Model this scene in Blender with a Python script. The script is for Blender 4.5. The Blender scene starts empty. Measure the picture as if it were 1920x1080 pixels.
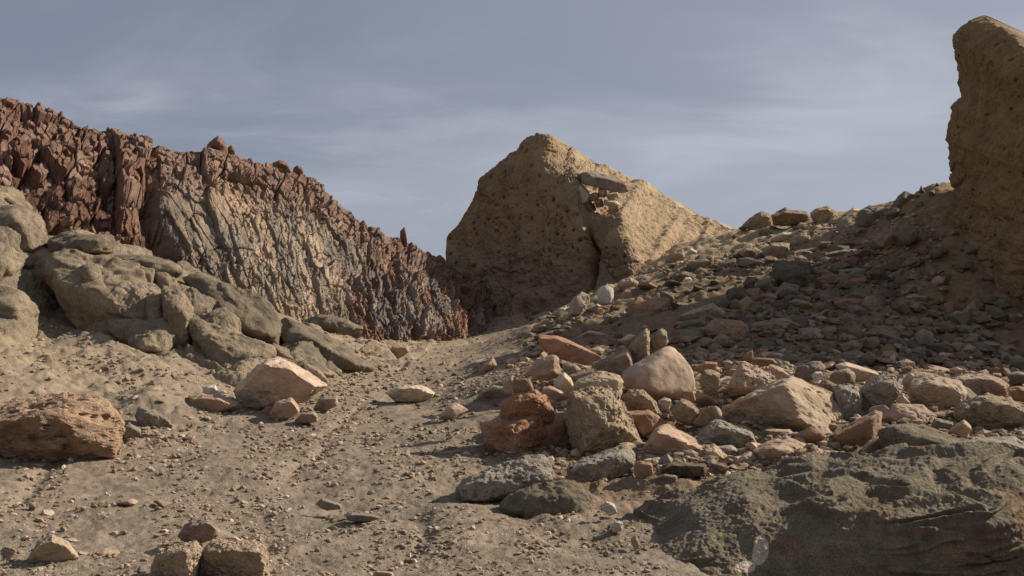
import bpy, bmesh, math, random
import numpy as np
from mathutils import Vector

random.seed(7)
RNG = np.random.default_rng(7)
SC = bpy.context.scene
COL = SC.collection
R = math.radians

# ------------------------------------------------------------------ camera, sky, sun, exposure
F = 1845.0                       # focal length in photograph pixels (1920 wide)
PITCH = math.atan(120.0 / F)     # camera looks slightly up
CAM = np.array([0.0, 0.0, 1.0])
cam_d = bpy.data.cameras.new('camera')
cam_d.sensor_width = 36.0
cam_d.lens = 36.0 * F / 1920.0
cam_d.clip_start = 0.05
cam_d.clip_end = 2000.0
cam = bpy.data.objects.new('camera', cam_d)
COL.objects.link(cam)
cam.location = CAM
cam.rotation_euler = (math.pi / 2 + PITCH, 0, 0)
SC.camera = cam

SUN_EL, SUN_AZ = R(33), R(19)    # elevation; angle of the sun beyond the +X axis (to the right, slightly behind the scene)
to_sun = Vector((math.cos(SUN_EL) * math.cos(SUN_AZ), math.cos(SUN_EL) * math.sin(SUN_AZ), math.sin(SUN_EL)))
sd = bpy.data.lights.new('sun', 'SUN')
sd.energy = 5.0
sd.angle = R(0.5)
sd.color = (1.0, 0.90, 0.76)
sun = bpy.data.objects.new('sun', sd)
COL.objects.link(sun)
sun.location = (20, 5, 15)
sun.rotation_euler = (-to_sun).to_track_quat('-Z', 'Y').to_euler()

W = bpy.data.worlds.new('World')
SC.world = W
W.use_nodes = True
nt = W.node_tree
CLOUD = ((4.41, 2.63, 0), (7.2, 4.25, 0))
nt.nodes.clear()
out = nt.nodes.new('ShaderNodeOutputWorld')
bg = nt.nodes.new('ShaderNodeBackground')
sky = nt.nodes.new('ShaderNodeTexSky')
sky.sky_type = 'NISHITA'
sky.sun_disc = False
sky.sun_elevation = SUN_EL
sky.sun_rotation = math.pi / 2 - SUN_AZ
sky.air_density = 1.0
sky.dust_density = 0.15
sky.ozone_density = 3.0
tc = nt.nodes.new('ShaderNodeTexCoord')
sep = nt.nodes.new('ShaderNodeSeparateXYZ')
nt.links.new(tc.outputs['Generated'], sep.inputs[0])
def wmath(op, a, b=None, c=None):
    n = nt.nodes.new('ShaderNodeMath'); n.operation = op
    for i, v in enumerate((a, b, c)):
        if v is None: continue
        if isinstance(v, (int, float)): n.inputs[i].default_value = v
        else: nt.links.new(v, n.inputs[i])
    return n.outputs[0]
zz = wmath('ADD', wmath('MAXIMUM', sep.outputs[2], 0.0), 0.16)
comb = nt.nodes.new('ShaderNodeCombineXYZ')                      # a flat cloud layer seen in perspective
nt.links.new(wmath('DIVIDE', sep.outputs[0], zz), comb.inputs[0])
nt.links.new(wmath('DIVIDE', sep.outputs[1], zz), comb.inputs[1])
def cloud(rot, scale, loc, nscale, detail, rough, dist, lo, hi):
    mp = nt.nodes.new('ShaderNodeMapping')
    mp.inputs['Rotation'].default_value = (0, 0, R(rot)); mp.inputs['Scale'].default_value = scale; mp.inputs['Location'].default_value = loc
    nt.links.new(comb.outputs[0], mp.inputs[0])
    n1 = nt.nodes.new('ShaderNodeTexNoise')
    n1.inputs['Scale'].default_value = nscale; n1.inputs['Detail'].default_value = detail
    n1.inputs['Roughness'].default_value = rough; n1.inputs['Distortion'].default_value = dist
    nt.links.new(mp.outputs[0], n1.inputs['Vector'])
    r = nt.nodes.new('ShaderNodeMapRange'); r.interpolation_type = 'SMOOTHSTEP'
    r.inputs[1].default_value = lo; r.inputs[2].default_value = hi
    nt.links.new(n1.outputs['Fac'], r.inputs[0]); return r.outputs[0]
wisp = cloud(24, (0.7, 1.1, 1), CLOUD[1], 1.5, 10, 0.60, 0.9, 0.40, 0.80)         # thin streaks
broad = cloud(15, (0.5, 0.9, 1), CLOUD[0], 1.3, 6, 0.55, 0.4, 0.34, 0.68)           # soft banks
# a bank of high cloud whose ragged upper edge slants gently up to the east, hazier below it
tt = wmath('SUBTRACT', sep.outputs[2], wmath('MULTIPLY_ADD', sep.outputs[0], 0.10, 0.205))
tt = wmath('ADD', tt, wmath('MULTIPLY', wmath('SUBTRACT', broad, 0.5), -0.075))
edge_ = nt.nodes.new('ShaderNodeMapRange'); edge_.interpolation_type = 'SMOOTHSTEP'
edge_.inputs[1].default_value = 0.055; edge_.inputs[2].default_value = -0.025
nt.links.new(tt, edge_.inputs[0])
band = wmath('POWER', 2.718, wmath('MULTIPLY', wmath('MULTIPLY', tt, tt), -420.0))
sunward = wmath('MAXIMUM', wmath('ADD', wmath('MULTIPLY', sep.outputs[0], 0.45), 0.10), 0.0)   # the veil thickens to the east
lowc = wmath('MULTIPLY', edge_.outputs[0], wmath('MULTIPLY_ADD', broad, 0.12, 0.17))
bandc = wmath('MULTIPLY', band, wmath('MULTIPLY_ADD', wisp, 0.72, 0.17))
fac = wmath('ADD', wmath('ADD', lowc, bandc), wmath('ADD', sunward, wmath('MULTIPLY_ADD', wisp, 0.10, 0.10)))
fac = wmath('SUBTRACT', 1.0, wmath('POWER', 2.718, wmath('MULTIPLY', fac, -1.2)))   # thick cloud saturates softly
mix = nt.nodes.new('ShaderNodeMix'); mix.data_type = 'RGBA'
nt.links.new(fac, mix.inputs[0])
haze_mix = nt.nodes.new('ShaderNodeMix'); haze_mix.data_type = 'RGBA'     # thin dusty veil over the whole sky
haze_mix.inputs[0].default_value = 0.80
haze_mix.inputs[7].default_value = (2.14, 2.45, 3.15, 1)
nt.links.new(sky.outputs[0], haze_mix.inputs[6])
nt.links.new(haze_mix.outputs[2], mix.inputs[6])
mix.inputs[7].default_value = (6.3, 6.5, 7.3, 1)
nt.links.new(mix.outputs[2], bg.inputs[0])
bg.inputs[1].default_value = 0.064
nt.links.new(bg.outputs[0], out.inputs[0])
SC.view_settings.view_transform = 'Standard'
SC.view_settings.look = 'None'
SC.view_settings.exposure = 0.45
SC.view_settings.gamma = 1.0

# ------------------------------------------------------------------ pixel rays
cP, sP = math.cos(PITCH), math.sin(PITCH)
def rays(px, py):
    """direction with y component 1 for photograph pixels"""
    x = (np.asarray(px, float) - 960) / F
    v = -(np.asarray(py, float) - 540) / F
    dy = cP - v * sP
    dz = sP + v * cP
    return np.stack([x / dy, np.ones_like(dy), dz / dy], -1)
def at(px, py, Y):
    d = rays(px, py)
    return CAM + d * np.asarray(Y, float)[..., None]
def to_px(P):
    P = np.asarray(P, float) - CAM
    f = P[..., 1] * cP + P[..., 2] * sP
    u = -P[..., 1] * sP + P[..., 2] * cP
    return 960 + F * P[..., 0] / f, 540 - F * u / f

# ------------------------------------------------------------------ noise
def h32(*ints, seed=0):
    h = np.full(np.broadcast(*ints).shape, (seed * 374761393 + 668265263) & 0xffffffff, np.uint32)
    for i, v in enumerate(ints):
        h = (h ^ (v.astype(np.int64) & 0xffffffff).astype(np.uint32)) * np.uint32((2654435761, 2246822519, 3266489917)[i])
        h ^= h >> np.uint32(15)
    h *= np.uint32(2246822519); h ^= h >> np.uint32(13)
    h *= np.uint32(3266489917); h ^= h >> np.uint32(16)
    return h.astype(np.float64) / 4294967296.0
def vnoise(p, seed=0):
    p = np.asarray(p, float)
    i = np.floor(p).astype(np.int64); f = p - i
    w = f * f * f * (f * (f * 6 - 15) + 10)
    o = 0
    for dx in (0, 1):
        wx = w[..., 0] if dx else 1 - w[..., 0]
        for dy in (0, 1):
            wy = w[..., 1] if dy else 1 - w[..., 1]
            for dz in (0, 1):
                wz = w[..., 2] if dz else 1 - w[..., 2]
                o = o + wx * wy * wz * h32(i[..., 0] + dx, i[..., 1] + dy, i[..., 2] + dz, seed=seed)
    return o * 2 - 1
def fbm(p, octaves=4, seed=0, gain=0.5, lac=2.03):
    a, s, n = 1.0, 0.0, 0.0
    for k in range(octaves):
        s = s + a * vnoise(p * lac ** k + k * 17.3, seed + k); n += a; a *= gain
    return s / n
def cells(u, v, seed=0):
    """2-D cell noise: F1, F2, per-cell randoms, offsets from the cell centre"""
    iu, iv = np.floor(u).astype(np.int64), np.floor(v).astype(np.int64)
    b1 = np.full(u.shape, 9e9); b2 = b1.copy()
    r = [np.zeros(u.shape) for _ in range(4)]; ou = np.zeros(u.shape); ov = np.zeros(u.shape)
    for a in (-1, 0, 1):
        for b in (-1, 0, 1):
            cu, cv = iu + a, iv + b
            du = u - (cu + h32(cu, cv, seed=seed)); dv = v - (cv + h32(cu, cv, seed=seed + 1))
            d = np.abs(du) * 0.55 + np.abs(dv) * 0.55 + 0.45 * np.sqrt(du * du + dv * dv)
            near = d < b1
            b2 = np.where(near, b1, np.minimum(b2, d)); b1 = np.where(near, d, b1)
            for k in range(4): r[k] = np.where(near, h32(cu, cv, seed=seed + 2 + k), r[k])
            ou = np.where(near, du, ou); ov = np.where(near, dv, ov)
    return b1, b2, r, ou, ov
def sstep(a, b, x):
    t = np.clip((x - a) / (b - a), 0, 1)
    return t * t * (3 - 2 * t)
def v3(a, b, c): return np.stack(np.broadcast_arrays(a, b, c), -1).astype(float)

# ------------------------------------------------------------------ mesh and object helpers
def make_mesh(name, verts, faces, cols=None, smooth=True):
    me = bpy.data.meshes.new(name)
    verts = np.ascontiguousarray(verts, np.float32).reshape(-1, 3)
    faces = np.ascontiguousarray(faces, np.int32); n = faces.shape[1]
    me.vertices.add(len(verts)); me.vertices.foreach_set('co', verts.ravel())
    me.loops.add(faces.size); me.loops.foreach_set('vertex_index', faces.ravel())
    me.polygons.add(len(faces))
    me.polygons.foreach_set('loop_start', np.arange(0, faces.size, n, dtype=np.int32))
    me.polygons.foreach_set('use_smooth', np.full(len(faces), smooth, bool))
    me.update(calc_edges=True)
    if cols is not None:
        a = me.color_attributes.new('rock_colour', 'FLOAT_COLOR', 'POINT')
        c = np.ones((len(verts), 4), np.float32); c[:, :3] = np.clip(cols, 0.004, 0.9)
        a.data.foreach_set('color', c.ravel())
    return me
def link(name, me, mat, parent=None, loc=None):
    o = bpy.data.objects.new(name, me); COL.objects.link(o)
    if me is not None and mat is not None and not me.materials: me.materials.append(mat)
    if loc is not None: o.location = loc
    if parent is not None: o.parent = parent
    return o
def tag(o, label, cat, group=None):
    o['label'] = label; o['category'] = cat; o['kind'] = 'thing'
    if group: o['group'] = group
def grid_faces(nv, nu, flip=False):
    k = np.arange(nv * nu).reshape(nv, nu)
    q = np.stack([k[:-1, :-1], k[:-1, 1:], k[1:, 1:], k[1:, :-1]], -1).reshape(-1, 4)
    return q[:, ::-1] if flip else q
def grid_normals(P):
    a = np.gradient(P, axis=1); b = np.gradient(P, axis=0)
    n = np.cross(a, b); return n / (np.linalg.norm(n, axis=-1, keepdims=True) + 1e-9)

# ------------------------------------------------------------------ materials
def stone_mat(name, bump=0.5, s1=14.0, s2=90.0, dist=0.02, speck=0.25, pits=0.0, rough=0.92, dark=0.7):
    m = bpy.data.materials.new(name); m.use_nodes = True
    t = m.node_tree; N = t.nodes; L = t.links
    b = N['Principled BSDF']
    b.inputs['Roughness'].default_value = rough
    b.inputs['Specular IOR Level'].default_value = 0.18
    at_ = N.new('ShaderNodeAttribute'); at_.attribute_name = 'rock_colour'
    g = N.new('ShaderNodeNewGeometry')
    def noise(scale, detail, rgh=0.6):
        n = N.new('ShaderNodeTexNoise'); n.inputs['Scale'].default_value = scale
        n.inputs['Detail'].default_value = detail; n.inputs['Roughness'].default_value = rgh
        L.new(g.outputs['Position'], n.inputs['Vector']); return n
    a = noise(s1 * 0.45, 6, 0.62); c = noise(s2, 3, 0.7); d = noise(s2 * 2.6, 2, 0.7)
    def ramp(src, lo, hi, p0=0.3, p1=0.7):
        r = N.new('ShaderNodeMapRange'); r.inputs[1].default_value = p0; r.inputs[2].default_value = p1
        r.inputs[3].default_value = lo; r.inputs[4].default_value = hi
        L.new(src, r.inputs[0]); return r.outputs[0]
    def mul(x, y):
        n = N.new('ShaderNodeMath'); n.operation = 'MULTIPLY'; L.new(x, n.inputs[0]); L.new(y, n.inputs[1]); return n.outputs[0]
    val = mul(ramp(a.outputs[0], dark, 1.22), ramp(c.outputs[0], 1 - speck, 1 + speck))
    val = mul(val, ramp(d.outputs[0], 1 - speck, 1 + speck))
    sc = N.new('ShaderNodeVectorMath'); sc.operation = 'SCALE'
    L.new(at_.outputs['Color'], sc.inputs[0]); L.new(val, sc.inputs['Scale'])
    L.new(sc.outputs[0], b.inputs['Base Color'])
    e = noise(s1, 8, 0.66)
    h = N.new('ShaderNodeMath'); h.operation = 'MULTIPLY_ADD'
    L.new(c.outputs[0], h.inputs[0]); h.inputs[1].default_value = 0.45; L.new(e.outputs[0], h.inputs[2])
    height = h.outputs[0]
    if pits > 0:
        vo = N.new('ShaderNodeTexVoronoi'); vo.inputs['Scale'].default_value = s1 * 2.2
        L.new(g.outputs['Position'], vo.inputs['Vector'])
        pr = ramp(vo.outputs['Distance'], -pits, 0.0, 0.05, 0.38)
        ad = N.new('ShaderNodeMath'); L.new(height, ad.inputs[0]); L.new(pr, ad.inputs[1]); height = ad.outputs[0]
    bp = N.new('ShaderNodeBump'); bp.inputs['Strength'].default_value = bump; bp.inputs['Distance'].default_value = dist
    L.new(height, bp.inputs['Height']); L.new(bp.outputs[0], b.inputs['Normal'])
    return m
M = {
    'ground': stone_mat('sandy_ground', 0.75, 16, 120, 0.02, 0.30),
    'cliff': stone_mat('fractured_rock', 0.65, 7, 34, 0.05, 0.26, dark=0.62),
    'mud': stone_mat('mud_brick', 0.7, 5, 26, 0.06, 0.2, pits=0.5, dark=0.74),
    'smooth': stone_mat('smooth_stone', 0.55, 16, 110, 0.012, 0.16),
    'rough': stone_mat('rough_stone', 0.9, 18, 85, 0.02, 0.24, pits=0.35),
    'grain': stone_mat('granular_stone', 0.95, 30, 130, 0.018, 0.42, pits=0.18),
    'boulder': stone_mat('weathered_boulder', 0.9, 12, 55, 0.045, 0.30, dark=0.62),
    'gravel': stone_mat('gravel_stone', 0.4, 30, 150, 0.008, 0.2),
}

# ------------------------------------------------------------------ terrain heights
CTRL = [  # photograph pixel and distance of points on the ground
 (-150,1080,4.0),(300,1080,4.0),(800,1080,4.0),(1150,1080,4.0),(0,1000,4.8),(400,1000,4.8),(700,1000,4.8),(1000,1000,4.75),(1150,1000,4.75),
 (-100,890,6.1),(0,885,6.2),(200,865,6.7),(450,880,6.5),(600,900,6.2),(780,890,6.4),(850,850,7.2),(450,800,8.4),(600,780,9.0),(750,770,9.4),(850,720,12.0),(720,715,12.3),
 (870,668,16.0),(930,642,19.0),(960,618,22.0),(800,672,16.0),(700,676,14.5),
 (0,720,8.4),(100,705,9.0),(-150,720,8.0),(250,692,10.0),(300,770,8.8),(350,705,10.3),(450,722,10.6),(600,697,12.2),(620,745,10.6),
 (0,635,10.0),(60,645,10.5),(-150,600,10.2),(130,640,11.3),
 (-100,450,13.2),(0,455,13.5),(150,478,13.6),(300,505,14.0),(420,545,14.4),(520,590,15.0),(640,640,16.2),(190,520,12.7),(250,600,12.0),(330,600,12.2),(400,600,12.6),(460,580,13.2),(560,640,13.6),(640,672,14.0),(40,560,12.0),(110,600,12.3),
 (950,858,7.2),(1060,870,6.9),(1200,875,6.6),(1400,880,6.3),(1600,855,6.4),(1900,830,6.9),(2100,820,7.2),
 (1000,790,8.0),(1100,765,8.3),(1300,765,8.2),(1500,765,8.2),(1700,755,8.5),(1900,745,8.9),(2100,740,9.2),
 (930,735,9.9),(1000,697,10.2),(1200,695,9.8),(1400,700,9.8),(1600,697,10.3),(1900,697,11.0),(2100,690,11.2),
 (955,655,14.0),(1020,648,13.0),(1100,632,12.7),(1300,632,11.8),(1500,630,12.0),(1750,620,12.4),(1950,600,12.6),
 (1040,595,17.5),(1200,562,16.5),(1400,545,15.5),(1600,530,15.0),(1760,510,14.7),
 (1120,548,20.5),(1300,497,19.0),(1450,485,18.5),(1600,462,17.5),(1720,420,16.2),
 (1210,505,21.6),(1300,452,23.5),(1390,430,23.0),(1500,419,21.2),(1560,408,20.2),(1650,390,19.2),(1740,354,17.8),
]
cp = at([c[0] for c in CTRL], [c[1] for c in CTRL], np.array([c[2] for c in CTRL]))
extra = np.array([(-14,26,3.2),(-20,18,3.6),(-4,34,2.4),(0,30,2.2),(4,34,3.0),(8,28,4.0),(12,24,4.0),(14,18,3.8),(13,12,2.4),(10,7,0.9),(8,3,0.3),
                  (6,-4,0.0),(0,-5,-0.05),(-8,-4,0.0),(-8,4,0.6),(-12,9,1.7),(0,1,0.02),(3,1,-0.05),(-3,1,0.02),(1.0,3.5,-0.03),(1.6,3.5,-0.15),(1.3,4.1,-0.05),(2.0,4.1,-0.15),(2.6,4.2,-0.1),(2.4,3.2,-0.2),(0,60,2),(30,40,3),(-30,40,3),(-30,-10,1),(30,-10,1)], float)
cp = np.concatenate([cp, extra])
def kern(d): return d
D = np.linalg.norm(cp[:, None, :2] - cp[None, :, :2], axis=-1)
n = len(cp)
A = np.zeros((n + 1, n + 1)); A[:n, :n] = kern(D) - 0.06 * np.eye(n); A[:n, n] = 1; A[n, :n] = 1
tz = cp[:, 2].copy()
GX0, GX1, GY0, GY1, GS = -26.0, 26.0, -8.0, 46.0, 0.1
gx = np.arange(GX0, GX1 + 1e-6, GS); gy = np.arange(GY0, GY1 + 1e-6, GS)
def fit(zv):
    w = np.linalg.solve(A, np.concatenate([zv, [0]]))
    h = np.zeros((len(gy), len(gx)))
    for j in range(n):
        h += w[j] * np.sqrt((gx[None, :] - cp[j, 0]) ** 2 + (gy[:, None] - cp[j, 1]) ** 2)
    h += w[n]
    kr = np.exp(-0.5 * (np.arange(-8, 9) / 2.6) ** 2); kr /= kr.sum()
    hp = np.pad(h, 8, mode='edge')
    hp = np.apply_along_axis(lambda a: np.convolve(a, kr, 'valid'), 0, hp)
    return np.apply_along_axis(lambda a: np.convolve(a, kr, 'valid'), 1, hp)
def base_z(x, y):
    u = np.clip((x - GX0) / GS, 0, len(gx) - 1.001); v = np.clip((y - GY0) / GS, 0, len(gy) - 1.001)
    i = u.astype(int); j = v.astype(int); fu = u - i; fv = v - j
    return (H[j, i] * (1 - fu) + H[j, i + 1] * fu) * (1 - fv) + (H[j + 1, i] * (1 - fu) + H[j + 1, i + 1] * fu) * fv
H = fit(tz)
for _ in range(2):                                                # make up for what the smoothing took off
    cpz = base_z(np.clip(cp[:, 0], GX0, GX1), np.clip(cp[:, 1], GY0, GY1))
    near = (np.abs(cp[:, 0]) < 24) & (cp[:, 1] < 44)
    tz = tz + np.where(near, cp[:, 2] - cpz, 0)
    H = fit(tz)
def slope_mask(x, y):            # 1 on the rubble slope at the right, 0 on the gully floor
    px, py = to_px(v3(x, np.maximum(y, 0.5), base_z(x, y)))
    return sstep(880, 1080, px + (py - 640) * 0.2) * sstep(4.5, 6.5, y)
def ground_z(x, y):
    x = np.asarray(x, float); y = np.asarray(y, float)
    z = base_z(x, y)
    p = v3(x, y, z * 0)
    m = slope_mask(x, y)
    z = z - 0.03 * (1 - m) * sstep(0.12, 0.0, np.abs(fbm(v3(x * 0.9, y * 0.28, 0 * x), 3, 18))) * sstep(0.0, 0.2, fbm(p * 0.35, 2, 19) + 0.1)
    z = z + 0.06 * fbm(p * 0.9, 3, 11) + (0.025 + 0.05 * m) * fbm(p * 3.2, 3, 12)
    z = z + m * sstep(11.5, 13.5, y) * (0.10 * fbm(p * 1.7, 3, 24) + 0.05 * np.abs(fbm(p * 5.0, 3, 25)))
    z = z + (0.012 + 0.026 * m) * fbm(p * 13.0, 4, 13, 0.6) + 0.007 * fbm(p * 34.0, 2, 15) + 0.006 * np.abs(fbm(p * 60.0, 2, 14))
    o = sstep(-0.19, -0.27, x / np.maximum(y, 1)) * sstep(10.6, 11.4, y) + sstep(13.2, 14, y) * (x < -1.5)
    z = z + sstep(-0.24, -0.36, x / np.maximum(y, 1)) * sstep(6.5, 8, y) * (0.12 * fbm(p * 1.6, 3, 26) + 0.09 * np.abs(fbm(p * 4.5, 4, 27, 0.6)))
    z = z + np.clip(o, 0, 1) * (0.10 * fbm(p * 2.1, 3, 16) + 0.05 * np.abs(fbm(p * 6.0, 4, 17, 0.6)))
    return z
YS = np.concatenate([np.geomspace(1.5, 40, 420)])
def hit(px, py):
    """world point where photograph pixels meet the ground"""
    px = np.atleast_1d(np.asarray(px, float)); py = np.atleast_1d(np.asarray(py, float))
    d = rays(px, py)
    best = np.full(len(px), np.nan); prev = None
    for Y in YS:
        P = CAM + d * Y
        s = P[:, 2] - base_z(P[:, 0], P[:, 1])
        if prev is not None:
            c = np.isnan(best) & (s <= 0)
            best = np.where(c, Yp + (Y - Yp) * prev / np.where(np.abs(prev - s) < 1e-9, 1, prev - s), best)
        prev, Yp = s, Y
    best = np.where(np.isnan(best), 25.0, best)
    P = CAM + d * best[:, None]
    P[:, 2] = ground_z(P[:, 0], P[:, 1])
    return P

# ground sheet: a polar sheet round the camera's foot, fine where the photograph looks, out to the horizon
ang = np.concatenate([np.linspace(-38, 38, 760), np.linspace(40, 320, 90)])
rad = np.concatenate([[0.02, 0.8, 1.6], np.geomspace(2.4, 30, 620), np.geomspace(32, 600, 24)])
AA, RR = np.meshgrid(np.radians(ang), rad)
AA = np.concatenate([AA, AA[:, :1]], 1); RR = np.concatenate([RR, RR[:, :1]], 1)
X, Y = RR * np.sin(AA), RR * np.cos(AA)
Z = ground_z(X, Y)
Pg = v3(X, Y, Z)
m = slope_mask(X, Y)
nz = fbm(Pg * 1.3, 4, 21); nf = fbm(Pg * 9, 3, 22)
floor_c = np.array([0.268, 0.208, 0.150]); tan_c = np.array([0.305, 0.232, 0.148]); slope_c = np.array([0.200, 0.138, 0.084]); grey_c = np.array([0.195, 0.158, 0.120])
lft = sstep(-0.26, -0.42, X / np.maximum(Y, 1)) * sstep(7.0, 9.5, Y)
lft = np.maximum(lft, sstep(11.0, 13.5, Y) * (X < -0.6))
GPX, GPY = to_px(v3(X, np.maximum(Y, 0.5), Z))
mudz = sstep(1570, 1720, GPX + 60 * nz) * sstep(650, 560, GPY + 40 * nz) * (Y > 9) * (np.abs(X) < 12)
up = sstep(17.5, 20.5, Y) * m
oc = np.clip(sstep(-0.19, -0.27, X / np.maximum(Y, 1)) * sstep(10.7, 11.6, Y), 0, 1) * (X < 0)
c = floor_c + (grey_c - floor_c) * (0.45 + 0.5 * nz)[..., None].clip(0, 1)
c = c + (np.array([0.20, 0.165, 0.12]) - c) * (lft * sstep(0.0, 0.35, fbm(Pg * 1.9 + 5, 4, 28)) * 0.8)[..., None]
c = c + (tan_c - c) * 0.75 * (lft * (0.75 + 0.4 * nz)).clip(0, 1)[..., None]
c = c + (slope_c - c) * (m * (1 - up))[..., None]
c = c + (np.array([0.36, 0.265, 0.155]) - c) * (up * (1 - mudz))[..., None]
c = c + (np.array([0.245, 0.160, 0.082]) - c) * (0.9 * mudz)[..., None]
c = c + (np.array([0.215, 0.172, 0.120]) * (1 + 0.25 * fbm(Pg * 3, 3, 23))[..., None] - c) * (0.85 * oc)[..., None]
nearg = sstep(5.2, 4.2, Y) * sstep(0.15, 0.6, X) * 0.55
c = c + (np.array([0.15, 0.13, 0.105]) - c) * nearg[..., None]
c = c * (1 + 0.16 * nf)[..., None]
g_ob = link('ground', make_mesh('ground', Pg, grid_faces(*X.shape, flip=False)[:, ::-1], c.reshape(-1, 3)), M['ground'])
g_ob['kind'] = 'structure'

# ------------------------------------------------------------------ shell builder for cliff and ruined walls
def shell(name, front, back, cols, mat, parent=None, smooth=True):
    """closed body from a detailed front grid and a plain back grid"""
    nv, nu = front.shape[:2]
    k = nv * nu
    V = np.concatenate([front.reshape(-1, 3), back.reshape(-1, 3)])
    fa = grid_faces(nv, nu); fb = grid_faces(nv, nu, True) + k
    idx = np.arange(k).reshape(nv, nu)
    ring = np.concatenate([idx[0, :-1], idx[:-1, -1], idx[-1, :0:-1], idx[:0:-1, 0]])
    nxt = np.roll(ring, -1)
    side = np.stack([ring, ring + k, nxt + k, nxt], -1)
    me = make_mesh(name, V, np.concatenate([fa, fb, side]), np.concatenate([cols.reshape(-1, 3)] * 2), smooth)
    return link(name, me, mat, parent)

# --- left cliff: jointed rock face running back along the gully
CL = np.array([  # px, top py, top Y, foot py, foot Y
 (-420,100,14.6,470,12.6),(-150,150,15.6,480,13.3),(0,181,16.5,470,13.9),(50,189,16.8,478,14.1),(100,207,17,488,14.3),(200,245,17.5,505,14.7),(300,268,18,528,15.0),(400,288,18.5,575,15.4),(480,305,19,608,15.8),
 (545,318,19.4,630,16.2),(590,338,19.9,645,16.6),(620,368,20.3,655,16.9),(680,415,21,672,17.4),(750,447,22,690,18.0),(800,470,22.7,695,18.8),(850,500,23.5,685,19.8),(900,522,24.5,665,21.4),(940,545,25.5,645,23),(1000,570,27.5,615,25.5)], float)
nu, nv = 1150, 430
u = np.linspace(-420, 1000, nu); v = np.linspace(0, 1, nv)
tb = [np.interp(u, CL[:, 0], CL[:, k]) for k in range(1, 5)]
vv = v[:, None]
prof = vv ** 0.9
py = tb[2] + (tb[0] - tb[2]) * vv
Yd = tb[3] + (tb[1] - tb[3]) * (0.72 * sstep(0, 1, vv) * vv + 0.28 * vv)
Pc = at(np.broadcast_to(u, py.shape), py, Yd)
top = Pc[-1]
bk = np.concatenate([np.linspace(0.03, 1.2, 40), np.geomspace(1.3, 8, 14)])
cap = top[None] + v3(-0.62 * bk, 0.78 * bk, -0.06 * bk)[:, None, :]
Pc = np.concatenate([Pc, cap, (cap[-1] + np.array([-1.0, 1.3, -8.0]))[None]])
# soften the crest a little, then work out directions for the joints
for _ in range(3): Pc[1:-1] = 0.25 * Pc[:-2] + 0.5 * Pc[1:-1] + 0.25 * Pc[2:]
Nn = grid_normals(Pc)
if Nn[200, 600, 1] > 0: Nn = -Nn
s = np.concatenate([[0], np.cumsum(np.linalg.norm(np.diff(Pc[nv // 2], axis=0)[:, :2], axis=1))])[None, :] + 0 * Pc[..., 0]
t = Pc[..., 2] - 0.0
t = t + np.concatenate([np.zeros(nv), bk, [bk[-1] + 8]])[:, None] * 1.0
UU = np.broadcast_to(u, s.shape)
vf = np.concatenate([v, np.ones(len(bk) + 1)])[:, None] + 0 * UU
warp = fbm(v3(s * 0.8, t * 0.8, 0 * s), 3, 31); warp2 = fbm(v3(s * 0.8, t * 0.8, 0 * s + 9), 3, 32)
q = fbm(v3(s * 0.35, t * 0.5, 0 * s + 4), 3, 33)
edge = UU + 60 * q
zl = 1 - sstep(270, 345, edge)                                  # dark red columnar part
zr = sstep(600, 720, edge + (vf - 0.5) * -40)                   # splintered right part
zm = 1 - np.maximum(zl, zr)                                     # broad fractured plates
crest = sstep(0.72, 0.9, vf + 0.12 * q) 
low = sstep(0.25, 0.0, vf)
def joint(su, sv, shear, amp, tilt, seed, crack=0.12, gap=0.5, wf=1.0):
    a = (s + 0.5 * wf * warp * su + shear * t) / su; b = (t + 0.25 * wf * warp2 * sv) / sv
    f1, f2, r, ou, ov = cells(a, b, seed)
    h = amp * (r[0] * 2 - 1) + tilt * ((r[1] * 2 - 1) * ou * su + (r[2] * 2 - 1) * ov * sv)
    cr = 1 - sstep(0.0, crack, f2 - f1)
    return h - gap * amp * cr, r[3], cr
A1, k1, c1 = joint(0.44, 0.95, 0.06, 0.25, 0.14, 41, 0.09, 1.0, 0.35)
A2, k2, c2 = joint(0.21, 0.34, 0.08, 0.13, 0.24, 45, 0.10, 0.9, 0.35)
A3, k3, c3 = joint(0.10, 0.17, -0.1, 0.045, 0.40, 49, 0.12, 0.6, 0.6)
B1, kb1, cb1 = joint(0.80, 1.5, 0.35, 0.11, 0.05, 53, 0.02, 0.9, 0.2)
B2, kb2, cb2 = joint(0.17, 0.85, 0.42, 0.030, 0.06, 57, 0.06, 1.2, 0.2)
B3, kb3, cb3 = joint(0.075, 0.30, 0.25, 0.015, 0.12, 61, 0.10, 1.1, 0.2)
R1, kr1, cr1 = joint(0.5, 1.2, 0.35, 0.15, 0.12, 65, 0.1, 0.7, 0.5)
R2, kr2, cr2 = joint(0.13, 0.40, 0.3, 0.070, 0.25, 69, 0.16, 0.8, 0.5)
R3, kr3, cr3 = joint(0.06, 0.15, 0.2, 0.028, 0.4, 73, 0.2, 0.7, 0.5)
zc = np.maximum(crest * (1 - 0.35 * zl), 0)
dl = 1.2 * A1 + 1.15 * A2 + A3
mk = sstep(-0.1, 0.25, fbm(v3(s * 0.7, t * 0.9, 0 * s + 6), 3, 84))
dm = B1 + B2 + B3 * (0.35 + 0.9 * mk) + 0.5 * mk * A3
dr = 0.8 * R1 + R2 + R3
dc = 0.6 * A1 + 0.55 * A2 + 0.8 * A3
disp = zl * dl + zm * dm + zr * dr
disp = disp + (dc - disp) * (0.75 * zc)
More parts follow.
